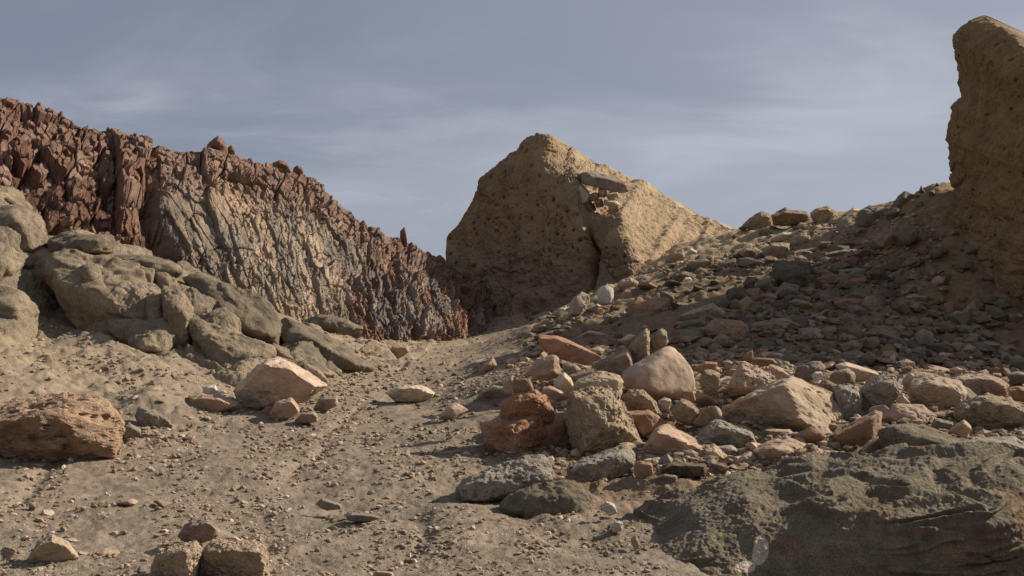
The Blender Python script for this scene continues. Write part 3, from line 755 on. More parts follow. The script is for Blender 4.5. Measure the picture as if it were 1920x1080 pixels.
S(P_, 'stone', 'grey', 'grain', 'jagged grey crystalline stone peeking above the tip of the pale conical boulder', '1232,618 1241,614 1250,620 1253,641 1236,656 1217,662 1210,642 1221,627', Y=8.9, thick=.25)
S(P_, 'stone_slab', 'mauve', 'block', 'flat faced mauve block left of the pale conical boulder', '1110,680 1140,667 1178,652 1190,684 1172,699 1145,697 1110,690', Y=8.6, short='mauve block', thick=.35)
S(P_, 'stone_slab', 'redblock', 'slab', 'long tilted rust red slab with a bright upper edge behind the pile', '1006,628 1045,630 1080,643 1134,667 1112,679 1080,677 1047,667 1014,652', Y=9.3, thick=.22, lean=1.2, short='long tilted red slab', inner=[(1012,634,.45),(1042,634,.45),(1078,648,.45),(1126,668,.45),(1112,677,.45),(1050,665,.45),(1018,650,.45)])
S(P_, 'stone_block', 'pink', 'block', 'squared pink block in front of the long tilted red slab', '995,690 1010,673 1037,665 1047,671 1052,695 1042,704 1020,706 997,709', Y=8.8, short='squared pink block', inner=[(1000,690,.35),(1038,674,.4),(1042,700,.4),(1005,706,.35),(1048,690,.1)])
S(P_, 'stone_slab', 'mauve', 'slab', 'thin mauve slab slanting between the squared pink block and the mauve block', '1066,703 1115,690 1124,697 1090,711 1070,715', Y=8.5)
S(P_, 'stone', 'buff', 'round', 'small round buff stone right of the squared pink block', '1054,690 1065,681 1080,682 1088,693 1080,703 1062,703', Y=8.7)
S(P_, 'stone', 'pale', 'pit', 'pale rounded rough stone left of the flat buff slab', '1040,714 1057,696 1070,709 1076,722 1067,739 1052,733 1037,724', Y=7.9, short='pale rough stone')
S(P_, 'stone', 'pink', 'block', 'pink wedge shaped stone below the pale rough stone', '1015,728 1030,723 1055,733 1064,745 1045,751 1025,740', Y=7.75)
S(P_, 'stone_block', 'red', 'block', 'rust red broken block right of the pitted tan boulder', '1165,773 1217,769 1252,793 1230,810 1207,820 1177,792', Y=7.3, short='rust red broken block', inner=[(1172,776,.4),(1218,778,.45),(1228,805,.4),(1205,815,.4)])
S(P_, 'boulder', 'buff', 'pit', 'buff rounded pitted rock tucked below the pale conical boulder', '1163,747 1180,733 1207,729 1224,746 1240,769 1225,778 1190,778 1168,774', Y=7.6, short='buff pitted rock')
S(P_, 'boulder', 'pink', 'block', 'large smooth pink wedge with a sharp ridge at the front of the pile', '1189,856 1230,803 1250,796 1290,815 1333,840 1347,860 1300,868 1240,870 1195,868', Y=6.75, short='smooth pink wedge', thick=.5, inner=[(1196,856,.24),(1232,808,.52),(1268,822,.55),(1328,846,.42),(1300,866,.28),(1240,868,.24)])
S(P_, 'stone', 'yellow', 'pit', 'long yellowish knobbly rock between the smooth pink wedge and the pink arched rock', '1322,834 1340,832 1358,850 1380,868 1384,888 1372,894 1340,878 1318,862', Y=6.6, short='yellowish knobbly rock')
S(P_, 'stone', 'yellow', 'block', 'bright cream stone between the yellowish knobbly rock and the pink arched rock', '1370,864 1388,853 1405,843 1422,853 1429,871 1407,886 1377,890', Y=6.5, short='bright cream stone')
S(P_, 'stone_slab', 'palegrey', 'grain', 'stubby grey cylindrical rock lying on the sand before the pile', '857,913 870,898 887,890 973,857 1017,853 1031,867 1029,883 1038,898 1017,912 940,939 900,946 867,943', Y=5.75, thick=.42, sink=.03, short='grey cylindrical rock', res=6, inner=[(862,915,.35),(885,898,.42),(902,903,.5),(903,940,.48),(870,938,.38),(1015,868,.2),(1032,900,.3)])
S(P_, 'stone_slab', 'palegrey', 'grain', 'flat pale grey speckled slab right of the grey cylindrical rock', '1057,880 1093,860 1173,833 1187,848 1189,870 1170,885 1133,899 1103,906 1063,902', Y=6.25, thick=.4, sink=.03, short='flat grey speckled slab')
S(P_, 'boulder', 'tan', 'block', 'largest slab of the pile, tan, with a dark smooth front and rough lit end', '1348,770 1397,737 1467,717 1483,705 1513,720 1563,738 1580,760 1585,785 1575,806 1568,824 1555,830 1513,820 1480,810 1433,800 1407,806 1363,800', Y=7.35, thick=.85, sink=.05, short='largest tan slab', res=6, inner=[(1356,772,.10),(1400,746,.36),(1470,722,.60),(1480,757,.68),(1497,783,.68),(1560,822,.56),(1510,816,.44),(1435,798,.24),(1370,797,.10),(1580,790,-.1)])
S(P_, 'boulder', 'palegrey', 'grain', 'grey speckled round boulder right of the largest tan slab', '1611,727 1633,710 1660,702 1679,703 1690,727 1682,749 1655,770 1617,777', Y=7.7, short='grey speckled round boulder', thick=.4)
S(P_, 'boulder', 'palegrey', 'grain', 'upright grey rough stone between the largest tan slab and the round speckled boulder', '1561,725 1585,719 1607,722 1616,737 1615,779 1587,797 1578,767', Y=7.6, short='upright grey rough stone', thick=.35)
S(P_, 'stone', 'brown', 'pit', 'brown rough stone behind the right shoulder of the largest tan slab', '1527,722 1550,711 1572,722 1585,747 1560,745', Y=7.9)
S(P_, 'stone_slab', 'rust', 'slab', 'leaning rust brown wedge at the right foot of the largest tan slab', '1562,822 1567,810 1640,770 1653,773 1652,810 1634,830 1600,857 1573,853', Y=6.75, thick=.4, sink=.05, short='leaning rust wedge', inner=[(1568,816,.40),(1640,780,.52),(1636,825,.40),(1600,853,.26),(1577,850,.22)])
S(P_, 'stone', 'buff', 'block', 'small buff stone leaning on the leaning rust wedge', '1615,842 1630,826 1648,816 1679,837 1657,848 1627,855', Y=6.5)
S(P_, 'boulder', 'tan', 'block', 'smooth tan boulder with pale veins right of the grey speckled round boulder', '1703,740 1708,712 1747,702 1800,716 1812,733 1802,756 1765,780 1740,773 1710,752', Y=7.9, short='smooth veined tan boulder', thick=.5)
S(P_, 'stone_block', 'pink', 'block', 'pink angular rock below the smooth veined tan boulder', '1652,780 1677,757 1730,759 1755,780 1745,802 1713,802 1667,798', Y=7.3, short='pink angular rock', inner=[(1662,782,.35),(1682,765,.3),(1715,775,.42),(1740,790,.2),(1712,800,.5)])
S(P_, 'boulder', 'buff', 'pit', 'long buff boulder with a rounded back at the right end of the pile', '1780,770 1807,749 1853,738 1900,750 1960,775 1950,800 1900,812 1847,808 1827,802', Y=7.35, short='long buff boulder', thick=.55)
S(P_, 'boulder', 'palepink', 'pit', 'pale pinkish flat topped boulder behind the long buff boulder', '1778,709 1820,700 1863,702 1889,720 1893,742 1847,745 1810,738', Y=8.5, short='pale flat topped boulder')
S(P_, 'stone_slab', 'bluegrey', 'slab', 'dark bluish flat slab at the right edge on the grey pitted ledge', '1767,835 1835,822 1900,818 1935,838 1930,862 1863,856 1780,846', Y=5.9, thick=.35, sink=.1)
S(P_, 'stone', 'tan', 'block', 'small brown triangular stone in front of the long buff boulder', '1778,806 1807,786 1822,800 1812,820', Y=6.7)
S(P_, 'stone', 'grey', 'pit', 'small lumpy dark stone between the pink angular rock and the long buff boulder', '1742,800 1753,782 1790,792 1775,810', Y=6.9)
S(P_, 'boulder', 'palegrey', 'grain', 'grey lumpy rock below the left end of the largest tan slab', '1311,813 1327,795 1343,786 1362,803 1395,802 1415,808 1420,829 1395,851 1360,842 1330,828', Y=6.9, short='grey lumpy rock', thick=.35)
S(P_, 'boulder', 'pink', 'block', 'pink arched rock in front of the largest tan slab', '1409,843 1435,830 1470,818 1507,832 1565,852 1547,866 1497,876 1430,882', Y=6.45, short='pink arched rock', thick=.45, inner=[(1418,848,.25),(1470,824,.2),(1452,842,.52),(1475,870,.36),(1510,850,.3),(1440,876,.25)])
S(P_, 'stone', 'buff', 'slab', 'small buff wedge under the overhang of the largest tan slab', '1433,803 1480,805 1500,822 1440,826', Y=7.0)
S(P_, 'stone', 'mauve', 'block', 'mauve stone at the left tip of the largest tan slab', '1296,790 1323,763 1342,765 1344,789 1313,796', Y=7.35)
S(P_, 'boulder', 'palepink', 'pit', 'cream angular rock with a crumbled lower edge behind the largest tan slab', '1361,726 1388,679 1396,678 1420,690 1453,706 1451,720 1407,725 1368,737', Y=8.3, short='cream angular rock', thick=.4, inner=[(1368,728,.36),(1390,687,.2),(1402,705,.45),(1392,727,.45),(1445,715,.1)])
S(P_, 'stone_slab', 'palepink', 'pit', 'pinkish rough slab between the cream angular rock and the largest tan slab', '1439,683 1452,684 1484,702 1467,713 1449,702', Y=8.6)
S(P_, 'stone_block', 'buff', 'pit', 'upright buff block right of the pale conical boulder', '1309,709 1323,689 1350,699 1350,722 1323,735', Y=8.25, short='upright buff block')
S(P_, 'stone', 'rust', 'block', 'small rust cube under the right foot of the pale conical boulder', '1280,734 1300,731 1305,750 1284,755', Y=7.9)
S(P_, 'boulder', 'mauve', 'round', 'low mauve boulder behind the tip of the largest tan slab', '1486,709 1497,687 1520,679 1540,678 1549,687 1530,705 1502,716', Y=8.8, short='low mauve boulder')
S(P_, 'stone', 'buff', 'round', 'rounded buff stone with a light rim right of the little white cube', '1550,716 1560,700 1590,689 1604,700 1603,714 1577,723', Y=8.6)
S(P_, 'stone', 'white', 'block', 'little white cube behind the ridge of the largest tan slab', '1521,704 1528,697 1541,696 1545,708 1528,713', Y=8.5)
S(P_, 'stone_slab', 'palepink', 'slab', 'long pale slab with a lit upper edge behind the rounded buff stone', '1566,685 1587,679 1640,695 1655,706 1607,712', Y=9.1)
S(P_, 'stone', 'pink', 'block', 'tiny pink stone between the speckled round boulder and the pink angular rock', '1679,750 1693,738 1708,754 1697,760', Y=7.6)
S(P_, 'stone', 'red', 'slab', 'small red flake right of the cream angular rock, at the shadow edge', '1391,672 1400,661 1411,655 1413,672 1402,676', Y=9.3)
S(P_, 'stone_slab', 'rust', 'slab', 'thin rust slab behind the cream angular rock, at the shadow edge', '1408,670 1450,672 1458,680 1430,685 1412,681', Y=9.1)
S(P_, 'stone_slab', 'rust', 'slab', 'rust slab under the shadow edge above the upright buff block', '1297,690 1322,677 1345,679 1344,690 1310,696', Y=8.9)
S(P_, 'stone_block', 'buff', 'pit', 'small buff block right of the buff pitted rock', '1258,768 1280,745 1300,757 1312,772 1295,790 1270,786', Y=7.4)
S(P_, 'stone', 'pale', 'pit', 'small pale knob under the pale conical boulder', '1233,752 1245,745 1259,748 1255,765 1240,768', Y=7.7)
S(P_, 'stone_slab', 'olive', 'grain', 'long dark olive stone lying under the smooth pink wedge', '1235,872 1262,867 1322,870 1325,890 1290,892 1240,884', Y=6.1, short='dark olive stone', thick=.25)
S(P_, 'stone', 'rust', 'block', 'brown stone at the left end of the dark olive stone', '1188,870 1200,864 1222,868 1226,890 1206,898 1190,888', Y=6.1)
S(P_, 'stone', 'grey', 'grain', 'flat grey stone with a dark base on the slope of the dark bedrock hump', '1215,900 1245,889 1270,891 1268,902 1235,908', Y=5.3)
S(P_, 'stone', 'bluegrey', 'block', 'dark triangular stone in front of the grey lumpy rock', '1330,838 1370,834 1388,846 1372,858 1355,852', Y=6.7)
S(P_, 'stone', 'white', 'pit', 'white quartz lump on the gravel right of the small dark hump', '1127,950 1137,938 1152,945 1158,958 1142,965', Y=5.1, short='white quartz lump')
S(P_, 'stone', 'white', 'pit', 'second white quartz lump, just below the first', '1143,985 1155,975 1168,978 1166,993 1150,997', Y=4.85)
S(P_, 'stone', 'pale', 'pit', 'pale quartz pebble at the edge of the dark bedrock hump', '1182,1012 1194,1005 1200,1020 1190,1030', Y=4.5)
S(P_, 'boulder', 'palepink', 'pit', 'rough pale boulder behind the smooth veined tan boulder', '1690,712 1705,700 1735,697 1745,703 1715,714 1704,735', Y=8.4)
S(P_, 'stone', 'grey', 'block', 'grey stone at the right edge behind the pale flat topped boulder', '1888,700 1910,696 1940,702 1940,716 1895,718', Y=9.2)
S(P_, 'stone', 'rust', 'block', 'rust stone at the right edge beside the pale flat topped boulder', '1890,728 1912,722 1945,738 1940,752 1900,748', Y=8.2)
# --- shaded slope
Q_ = G_SLOPE
S(Q_, 'stone_block', 'rust', 'block', 'brown block sitting alone in the shade above the mauve block', '1180,570 1200,555 1257,560 1258,577 1238,580 1233,594 1186,600 1176,586', short='lone brown block', inner=[(1186,575,.4),(1236,578,.4),(1230,592,.4),(1188,596,.4),(1205,560,.1)])
S(Q_, 'stone_slab', 'buff', 'slab', 'broad buff slab lying across the shaded slope like a roof', '1275,592 1302,580 1335,569 1370,589 1371,600 1335,600 1287,602', short='broad buff slab', thick=.5)
S(Q_, 'stone_slab', 'olive', 'slab', 'dark slab half hidden under the broad buff slab', '1270,607 1295,600 1322,597 1327,622 1292,622', short='dark half hidden slab')
S(Q_, 'stone_block', 'rust', 'block', 'large rust brown block right of the broad buff slab', '1324,614 1337,597 1390,601 1403,612 1402,638 1365,643 1330,638', short='large rust brown block', inner=[(1328,616,.4),(1340,605,.25),(1395,612,.35),(1396,636,.4),(1335,636,.4)])
S(Q_, 'boulder', 'olive', 'round', 'biggest olive grey slab on the shaded slope', '1443,515 1453,490 1490,488 1513,492 1541,523 1538,540 1480,540 1455,530', short='biggest olive slab')
S(Q_, 'stone', 'olive', 'block', 'olive wedge under the biggest olive slab', '1412,534 1420,527 1440,522 1465,545 1448,553 1427,552')
S(Q_, 'stone', 'rust', 'block', 'small rust block just below the olive wedge', '1419,555 1424,551 1451,550 1453,568 1423,570', short='small rust block')
S(Q_, 'stone', 'dark', 'round', 'dark rounded stone right of the small rust block', '1446,572 1452,565 1470,562 1482,571 1468,585 1452,583')
S(Q_, 'stone', 'buff', 'slab', 'buff flat stone right of the dark rounded stone', '1481,568 1490,560 1515,565 1528,575 1500,578')
S(Q_, 'stone_slab', 'grey', 'slab', 'long grey slab low on the shaded slope', '1437,607 1450,597 1470,593 1515,609 1522,618 1500,626 1465,624', short='long grey slab')
S(Q_, 'stone_block', 'brown', 'slab', 'brown slab right of the large rust brown block', '1402,608 1433,602 1448,622 1440,630 1415,625')
S(Q_, 'stone_slab', 'bluegrey', 'slab', 'dark grey thick slab capping a hollow in the slope', '1572,506 1600,503 1629,505 1629,518 1612,520 1578,520', short='dark capping slab')
S(Q_, 'stone', 'red', 'block', 'dark red stone under the dark capping slab', '1577,521 1625,520 1620,538 1600,545 1583,537')
S(Q_, 'stone', 'olive', 'block', 'small upright stone standing on the dark capping slab', '1590,500 1593,488 1607,488 1609,505 1591,507')
S(Q_, 'stone_slab', 'grey', 'slab', 'grey flat slab in the middle of the leaning stack below the crest', '1552,474 1580,468 1632,467 1635,478 1590,482 1555,482', short='middle stack slab')
S(Q_, 'stone_slab', 'olive', 'slab', 'olive flat slab topping the leaning stack below the crest', '1576,456 1590,452 1613,454 1615,463 1600,466 1577,465')
S(Q_, 'stone_slab', 'red', 'slab', 'thin red slab at the bottom of the leaning stack below the crest', '1582,485 1610,480 1641,482 1642,490 1600,495 1583,492')
S(Q_, 'stone', 'brown', 'block', 'brown stone right of the dark capping slab', '1632,502 1650,496 1681,501 1672,514 1640,515')
S(Q_, 'stone', 'bluegrey', 'round', 'bluish rounded stone near the wall on the shaded slope', '1662,519 1675,510 1691,509 1694,520 1672,527')
S(Q_, 'stone_slab', 'red', 'slab', 'red brown slab in the middle of the shaded slope, left of the wall foot', '1563,566 1585,558 1613,560 1614,576 1605,584 1575,576', short='red brown slab')
S(Q_, 'boulder', 'mauve', 'round', 'mauve rounded boulder right of the red brown slab', '1612,570 1625,557 1645,553 1664,558 1662,580 1640,588 1618,586', short='mauve rounded boulder')
S(Q_, 'stone_slab', 'buff', 'slab', 'buff slab near the wall foot on the shaded slope', '1695,556 1715,551 1738,556 1742,567 1704,569')
S(Q_, 'stone', 'grey', 'block', 'pale grey cube right of the mauve rounded boulder', '1696,603 1705,597 1721,600 1724,614 1700,618')
S(Q_, 'stone', 'dark', 'slab', 'dark flat stone near the wall foot at the right', '1756,613 1775,606 1792,606 1795,617 1762,620')
S(Q_, 'boulder', 'brown', 'block', 'brown triangular boulder leaning at the foot of the tall wall', '1788,600 1808,578 1828,562 1836,575 1834,592 1812,603', short='brown triangular boulder')
S(Q_, 'stone_slab', 'olive', 'slab', 'olive slab in the dark at the right edge above the pile', '1880,690 1895,675 1925,672 1940,690 1925,697')
S(Q_, 'boulder', 'white', 'soft', 'round white boulder at the corner of the central wall', '1119,560 1121,546 1127,538 1138,536 1150,542 1151,557 1141,570 1125,567', Y=16.5, short='round white boulder')
S(Q_, 'boulder', 'pale', 'block', 'pale split boulder left of the round white boulder', '1064,590 1068,572 1076,558 1090,547 1104,553 1106,565 1096,573 1090,590', Y=16.6, short='pale split boulder', inner=[(1070,588,.4),(1080,560,.4),(1098,563,.1),(1086,588,.4)])
S(Q_, 'stone', 'pale', 'round', 'small pale stone left of the pale split boulder', '1041,589 1047,577 1061,573 1064,582 1051,592')
S(Q_, 'stone', 'pale', 'slab', 'flat pale stone between the round white and the pale split boulders', '1096,580 1120,569 1131,576 1118,582')
S(Q_, 'stone', 'palepink', 'pit', 'pinkish rough boulder above the round white boulder', '1155,535 1165,524 1182,519 1200,530 1196,549 1167,544', short='pinkish rough boulder')
S(Q_, 'stone', 'tan', 'block', 'tan stone right of the round white boulder', '1160,556 1172,543 1184,543 1186,556 1170,560')
S(Q_, 'boulder', 'olive', 'block', 'dark olive boulder at the foot of the sandy ridge', '1255,528 1266,513 1280,507 1307,515 1300,530 1270,535', short='dark olive boulder')
S(Q_, 'stone', 'white', 'block', 'bluish white stone under the dark olive boulder', '1279,527 1285,520 1297,520 1299,531 1284,535')
S(Q_, 'stone_slab', 'mauve', 'slab', 'lit mauve slab beside the path, left of the long grey strip of stone', '996,619 1003,611 1022,608 1026,616 1012,622')
S(Q_, 'stone_slab', 'grey', 'slab', 'long grey strip of stone above the long tilted red slab', '997,629 1030,621 1070,615 1070,622 1040,630 1010,634')
S(Q_, 'stone_slab', 'palepink', 'slab', 'pinkish flat slab behind the upper end of the long tilted red slab', '1079,631 1100,619 1125,622 1138,628 1115,634 1090,637')
# --- crest
K_ = G_CREST
S(K_, 'boulder', 'grey', 'round', 'smooth grey bowl shaped boulder hanging from the crest', '1605,408 1617,393 1640,389 1664,390 1672,404 1660,424 1637,430 1613,420', short='grey bowl shaped boulder')
S(K_, 'boulder', 'grey', 'round', 'grey round shouldered boulder, highest on the crest', '1665,396 1678,374 1697,357 1717,362 1729,377 1708,394 1682,405', Y=17.6, short='highest grey boulder')
S(K_, 'stone', 'dark', 'block', 'little dark pinnacle beside the highest grey boulder', '1718,366 1727,347 1738,364', Y=17.7, sink=.8)
S(K_, 'boulder', 'buff', 'round', 'buff boulder left of the grey bowl shaped boulder', '1565,440 1578,418 1592,408 1611,417 1614,440', short='buff crest boulder')
S(K_, 'boulder', 'tan', 'pit', 'tan craggy boulder in the middle of the crest', '1519,400 1533,387 1552,386 1568,393 1575,409 1547,419 1523,412', Y=20.2, short='tan craggy boulder')
S(K_, 'stone', 'pale', 'block', 'pale stone right of the tan craggy boulder', '1577,403 1600,389 1614,392 1600,403 1587,407', Y=20)
S(K_, 'boulder', 'buff', 'pit', 'buff boulder at the left end of the crest, next to the ridge tail', '1389,422 1408,407 1427,396 1444,401 1452,424 1420,430', Y=21.5, short='left crest boulder')
S(K_, 'boulder', 'brown', 'block', 'brown flat topped boulder right of the left crest boulder', '1446,403 1473,392 1513,396 1522,411 1480,420 1452,419', Y=20.8, short='brown flat topped boulder')
S(K_, 'stone', 'olive', 'block', 'dark pointed stone on the brown flat topped boulder', '1454,398 1473,388 1481,398 1468,402', Y=21)
S(K_, 'stone_slab', 'white', 'slab', 'bright white flat stone below the crest', '1440,447 1467,435 1497,436 1495,447 1455,452', short='bright white flat stone')
S(K_, 'stone_block', 'tan', 'pit', 'tan rough block under the bright white flat stone', '1429,473 1447,453 1480,456 1484,480 1447,489', short='tan rough block')
S(K_, 'stone_block', 'tan', 'pit', 'tan angular block right of the bright white flat stone', '1480,453 1496,440 1512,436 1528,449 1524,464 1487,470')
S(K_, 'stone_block', 'buff', 'pit', 'buff block left of the tan rough block', '1382,473 1400,463 1415,462 1444,480 1420,490', short='buff block')
S(K_, 'stone_block', 'brown', 'block', 'brown cube with one lit side at the left of the slope', '1302,485 1310,477 1337,476 1339,497 1331,504 1306,500')
S(K_, 'stone', 'white', 'slab', 'slim white shard left of the brown cube', '1287,476 1292,463 1312,474 1316,478 1300,480')
S(K_, 'stone', 'rust', 'slab', 'reddish slab below the tan angular block', '1486,472 1515,466 1540,463 1535,478 1497,483')
S(K_, 'stone', 'olive', 'slab', 'olive slab between the brown cube and the buff block', '1340,505 1355,492 1378,483 1382,492 1357,511')
S(K_, 'stone', 'grey', 'slab', 'grey flat stone below the tan craggy boulder', '1522,433 1545,425 1575,425 1570,434 1535,438')
S(K_, 'stone_block', 'buff', 'block', 'buff angular stone at the foot of the sandy ridge', '1246,483 1262,472 1281,466 1284,480 1254,499')
# --- boulders under the cliff: bulges of one bedrock outcrop
OT = np.array([(-180,345),(0,355),(60,400),(100,442),(205,446),(300,492),(420,528),(520,590),(640,640),(760,668)], float)
OB = np.array([(-180,760),(0,715),(150,690),(330,720),(450,745),(600,725),(760,695)], float)
OD = [(-180,350,13.6),(0,358,13.7),(60,402,13.8),(100,444,13.7),(205,450,13.9),(300,495,14.3),(420,532,14.7),(520,594,15.2),(640,645,16.4),(760,672,17.2),
      (-180,430,12.8),(0,430,12.8),(0,500,12.0),(-180,500,12.0),(0,590,11.3),(-180,600,11.0),(60,520,12.7),(110,560,12.9),(125,610,12.6),(130,650,11.9),(145,460,12.9),
      (170,520,12.1),(215,570,11.9),(220,625,11.75),(300,540,12.5),(310,600,11.85),(340,650,11.6),(400,570,12.5),(450,590,12.5),(380,650,11.6),(430,670,11.3),(470,690,11.3),(560,640,12.7),(620,670,12.9),(600,610,14.4),(680,675,14.2),
      (-180,690,9.6),(0,650,10.3),(0,715,8.9),(100,680,10.2),(150,700,10.2),(330,720,10.45),(450,745,10.2),(600,725,11.7),(760,700,14.2),(250,660,11.1),(330,690,10.9),(560,700,12.0),(520,720,11.1)]
nu, nv = 620, 300
u = np.linspace(-180, 760, nu); v = np.linspace(0, 1, nv)[:, None]
yt = np.interp(u, OT[:, 0], OT[:, 1]) + 6 * fbm(v3(u * 0.02, 0 * u, 0 * u), 4, 150)
yb = np.interp(u, OB[:, 0], OB[:, 1]); py = yb + (yt - yb) * v; px = np.broadcast_to(u, py.shape)
Po = at(px, py, rbf_depth(OD, px, py) - 0.36 * sstep(0.12, 0.3, v) * sstep(0.98, 0.8, v))
No = grid_normals(Po)
if No[150, 300, 2] < 0: No = -No
so = Po[..., 0] * 0.8 + Po[..., 1] * 0.6; to = Po[..., 2] * 1.2 - Po[..., 0] * 0.25
f1, f2, r, ou, ov = cells(so / 0.95 + 0.3 * fbm(Po, 2, 151), to / 0.62 + 0.3 * fbm(Po + 5, 2, 152), 153)
do = 0.20 * (np.clip(f2 - f1, 0, 0.6) ** 0.5 - 0.5) + 0.10 * (r[0] - 0.5)
do = do + 0.12 * fbm(Po * 1.4, 3, 154) + 0.06 * fbm(Po * 4.5, 4, 155, 0.6) + 0.022 * fbm(Po * 15, 4, 156, 0.65)
do = do - 0.12 * sstep(0.07, 0.0, f2 - f1)
do = do * sstep(0.0, 0.12, v) - 0.3 * sstep(0.10, 0.0, v)
oroot = bpy.data.objects.new('rock_outcrop', None); COL.objects.link(oroot); oroot.location = at(300, 690, 10.9)
tag(oroot, 'long weathered bedrock outcrop of rounded cracked bulges below the left cliff', 'rock outcrop', 'bedrock outcrops'); oroot['kind'] = 'thing'
bpy.context.view_layer.update()
oc_ = mixc(np.array([0.285, 0.222, 0.150]) + 0 * Po, np.array([0.185, 0.150, 0.108]), 0.5 + 0.9 * fbm(Po * 1.1, 4, 157))
oc_ = mixc(oc_, np.array([0.35, 0.27, 0.17]), sstep(0.1, 0.5, fbm(Po * 2.2 + 3, 3, 158)) * 0.6)
oc_ = mixc(oc_, np.array([0.33, 0.25, 0.16]), sstep(0.3, 0.1, v) * 0.7)
under(shell('bedrock', Po + No * do[..., None], Po + np.array([-0.3, 0.8, -0.6]), oc_, M['boulder']), oroot)
PLACED.append((300, 600, 10, None))

L_ = G_LEFT
def LB(label, colour, pts, Y, short=None, style='round', **k):
    q = [tuple(float(x) for x in a.split(',')) for a in pts.split()]
    mx_, my_ = np.mean(q, 0)
    pts = ' '.join(f'{mx_ + (a - mx_) * 1.04:.1f},{my_ + (b - my_) * 1.04:.1f}' for a, b in q)
    return S(None, 'boulder', colour, style, label, pts, Y=Y, sink=k.pop('sink', .08), parent=oroot, **k)
LB('biggest rounded boulder under the cliff, overhanging a dark hollow', 'outcrop', '86,520 92,496 103,480 125,474 147,482 200,484 256,497 268,530 284,583 273,612 260,640 233,646 190,638 163,628 140,590 122,560', 11.6, 'biggest rounded boulder', thick=1.2, res=6, lean=0.5, inner=[(105,520,.25),(150,500,-.05),(235,510,.0),(170,550,.38),(258,590,.42),(250,630,.36),(180,622,.30)])
LB('brown lip of rock under the biggest rounded boulder', 'brown', '160,640 200,634 253,640 270,660 279,682 250,680 215,668 170,660', 11.4, thick=.5)
LB('small squarish boulder right of the biggest rounded boulder', 'outcrop', '258,500 290,505 287,530 280,548 262,540', 12.2)
LB('small pyramid shaped boulder above the tall split boulder', 'outcrop', '289,511 318,515 331,543 310,550 291,549', 12.3)
LB('slim upright boulder right of the biggest rounded boulder', 'outcrop', '271,556 290,547 304,555 312,600 321,650 328,672 300,670 275,662 282,592', 11.5, 'slim upright boulder', thick=.6)
LB('tall split boulder right of the slim upright boulder', 'outcrop', '302,545 320,540 344,556 361,580 358,643 345,662 332,672 318,638 306,590', 11.3, 'tall split boulder', thick=.7, res=6)
LB('lowest rounded boulder, with a dusty flat top', 'outcrop', '357,600 378,598 417,617 460,634 502,646 512,668 494,686 470,705 447,714 410,710 380,702 362,650', 11.0, 'dusty topped boulder', thick=1.0, res=6, inner=[(370,625,.2),(430,640,.25),(490,665,.3),(390,695,.45),(445,705,.42),(400,650,.42)])
LB('long rounded boulder above the dusty topped boulder', 'outcropgrey', '345,523 373,515 433,535 470,546 494,560 525,595 514,643 484,642 445,628 402,614 392,580 362,556', 12.2, 'long rounded boulder', thick=1.1, res=6, inner=[(380,530,-.05),(480,575,.1),(410,590,.42),(500,625,.38),(450,610,.45),(430,570,.3)])
LB('low spreading boulder running down to the path', 'outcropgrey', '515,612 540,595 587,615 633,648 690,678 715,690 650,700 560,690 520,656', 12.6, 'low spreading boulder', thick=1.2, res=6)
LB('grey boulder at the left edge below the red cliff', 'outcropgrey', '-80,400 0,392 50,385 84,437 79,470 20,460 -80,470', 12.6, 'left edge grey boulder', thick=1.0)
LB('sunlit tan ledge at the left edge against the red cliff', 'outcrop', '-80,372 0,350 28,364 62,390 50,402 20,402 -80,410', 13.3, thick=.8)
LB('dark capped boulder above the biggest rounded boulder', 'outcropgrey', '92,452 140,440 206,442 216,470 150,478 97,468', 12.4, 'dark capped boulder', thick=.9)
LB('buff boulder at the left edge beside the dark hollow', 'outcrop', '-80,478 20,464 46,490 25,516 -80,530', 11.8, 'upper left edge boulder', thick=.9)
LB('large buff boulder at the left edge, under the smaller buff one', 'outcrop', '-100,545 0,536 37,546 69,577 71,610 62,645 0,650 -100,640', 11.0, 'lower left edge boulder', thick=1.2)
LB('grey rubbly boulder between the dark capped and the long rounded boulder', 'outcropgrey', '214,478 260,478 320,488 348,505 340,520 290,512 230,498', 12.7, thick=.9)
LB('flat grey boulder above the low spreading boulder', 'outcropgrey', '575,603 600,590 650,597 680,612 660,625 610,618', 14.3, thick=.8)
LB('low buff ledge between the dusty topped and the low spreading boulder', 'outcrop', '505,640 540,655 590,680 640,700 600,712 540,700 505,680', 11.9, thick=.8)
LB('dark lumpy rock between the left edge boulders and the biggest rounded boulder', 'outcropgrey', '60,470 95,468 110,490 92,520 84,560 60,555 48,510', 12.5, thick=.7)
LB('rough rock between the biggest rounded boulder and the long rounded boulder', 'outcrop', '262,488 310,492 352,515 350,560 320,560 275,545', 12.9, thick=.8)
LB('small rock in the gap left of the dusty topped boulder', 'outcropgrey', '340,668 352,645 366,655 385,690 372,698 350,690', 11.0, thick=.3)
# --- loose rocks on the floor
F_ = G_FLOOR
S(F_, 'boulder', 'palepink', 'block', 'large tilted tan block propped on a stone at the foot of the boulders', '442,732 460,707 477,690 497,677 520,672 535,673 567,690 612,722 587,728 573,750 530,748 497,763 473,770 453,766', Y=9.1, thick=.75, sink=.03, short='large tilted tan block', res=6, inner=[(450,733,.22),(497,683,.46),(545,692,.50),(592,726,.42),(570,747,.26),(500,760,.18),(458,762,.12)])
S(F_, 'stone', 'pink', 'block', 'pink stone propping up the large tilted tan block', '505,772 520,750 547,745 558,757 561,770 533,786 513,783', Y=8.75, short='pink prop stone')
S(F_, 'stone', 'red', 'block', 'dark red stone in the shade left of the pink prop stone', '488,773 500,762 512,762 512,784 496,783', Y=8.95)
S(F_, 'stone_slab', 'pink', 'block', 'pink slab left of the large tilted tan block', '354,742 380,738 410,740 448,755 410,770 367,783 356,767', Y=8.9, short='pink slab')
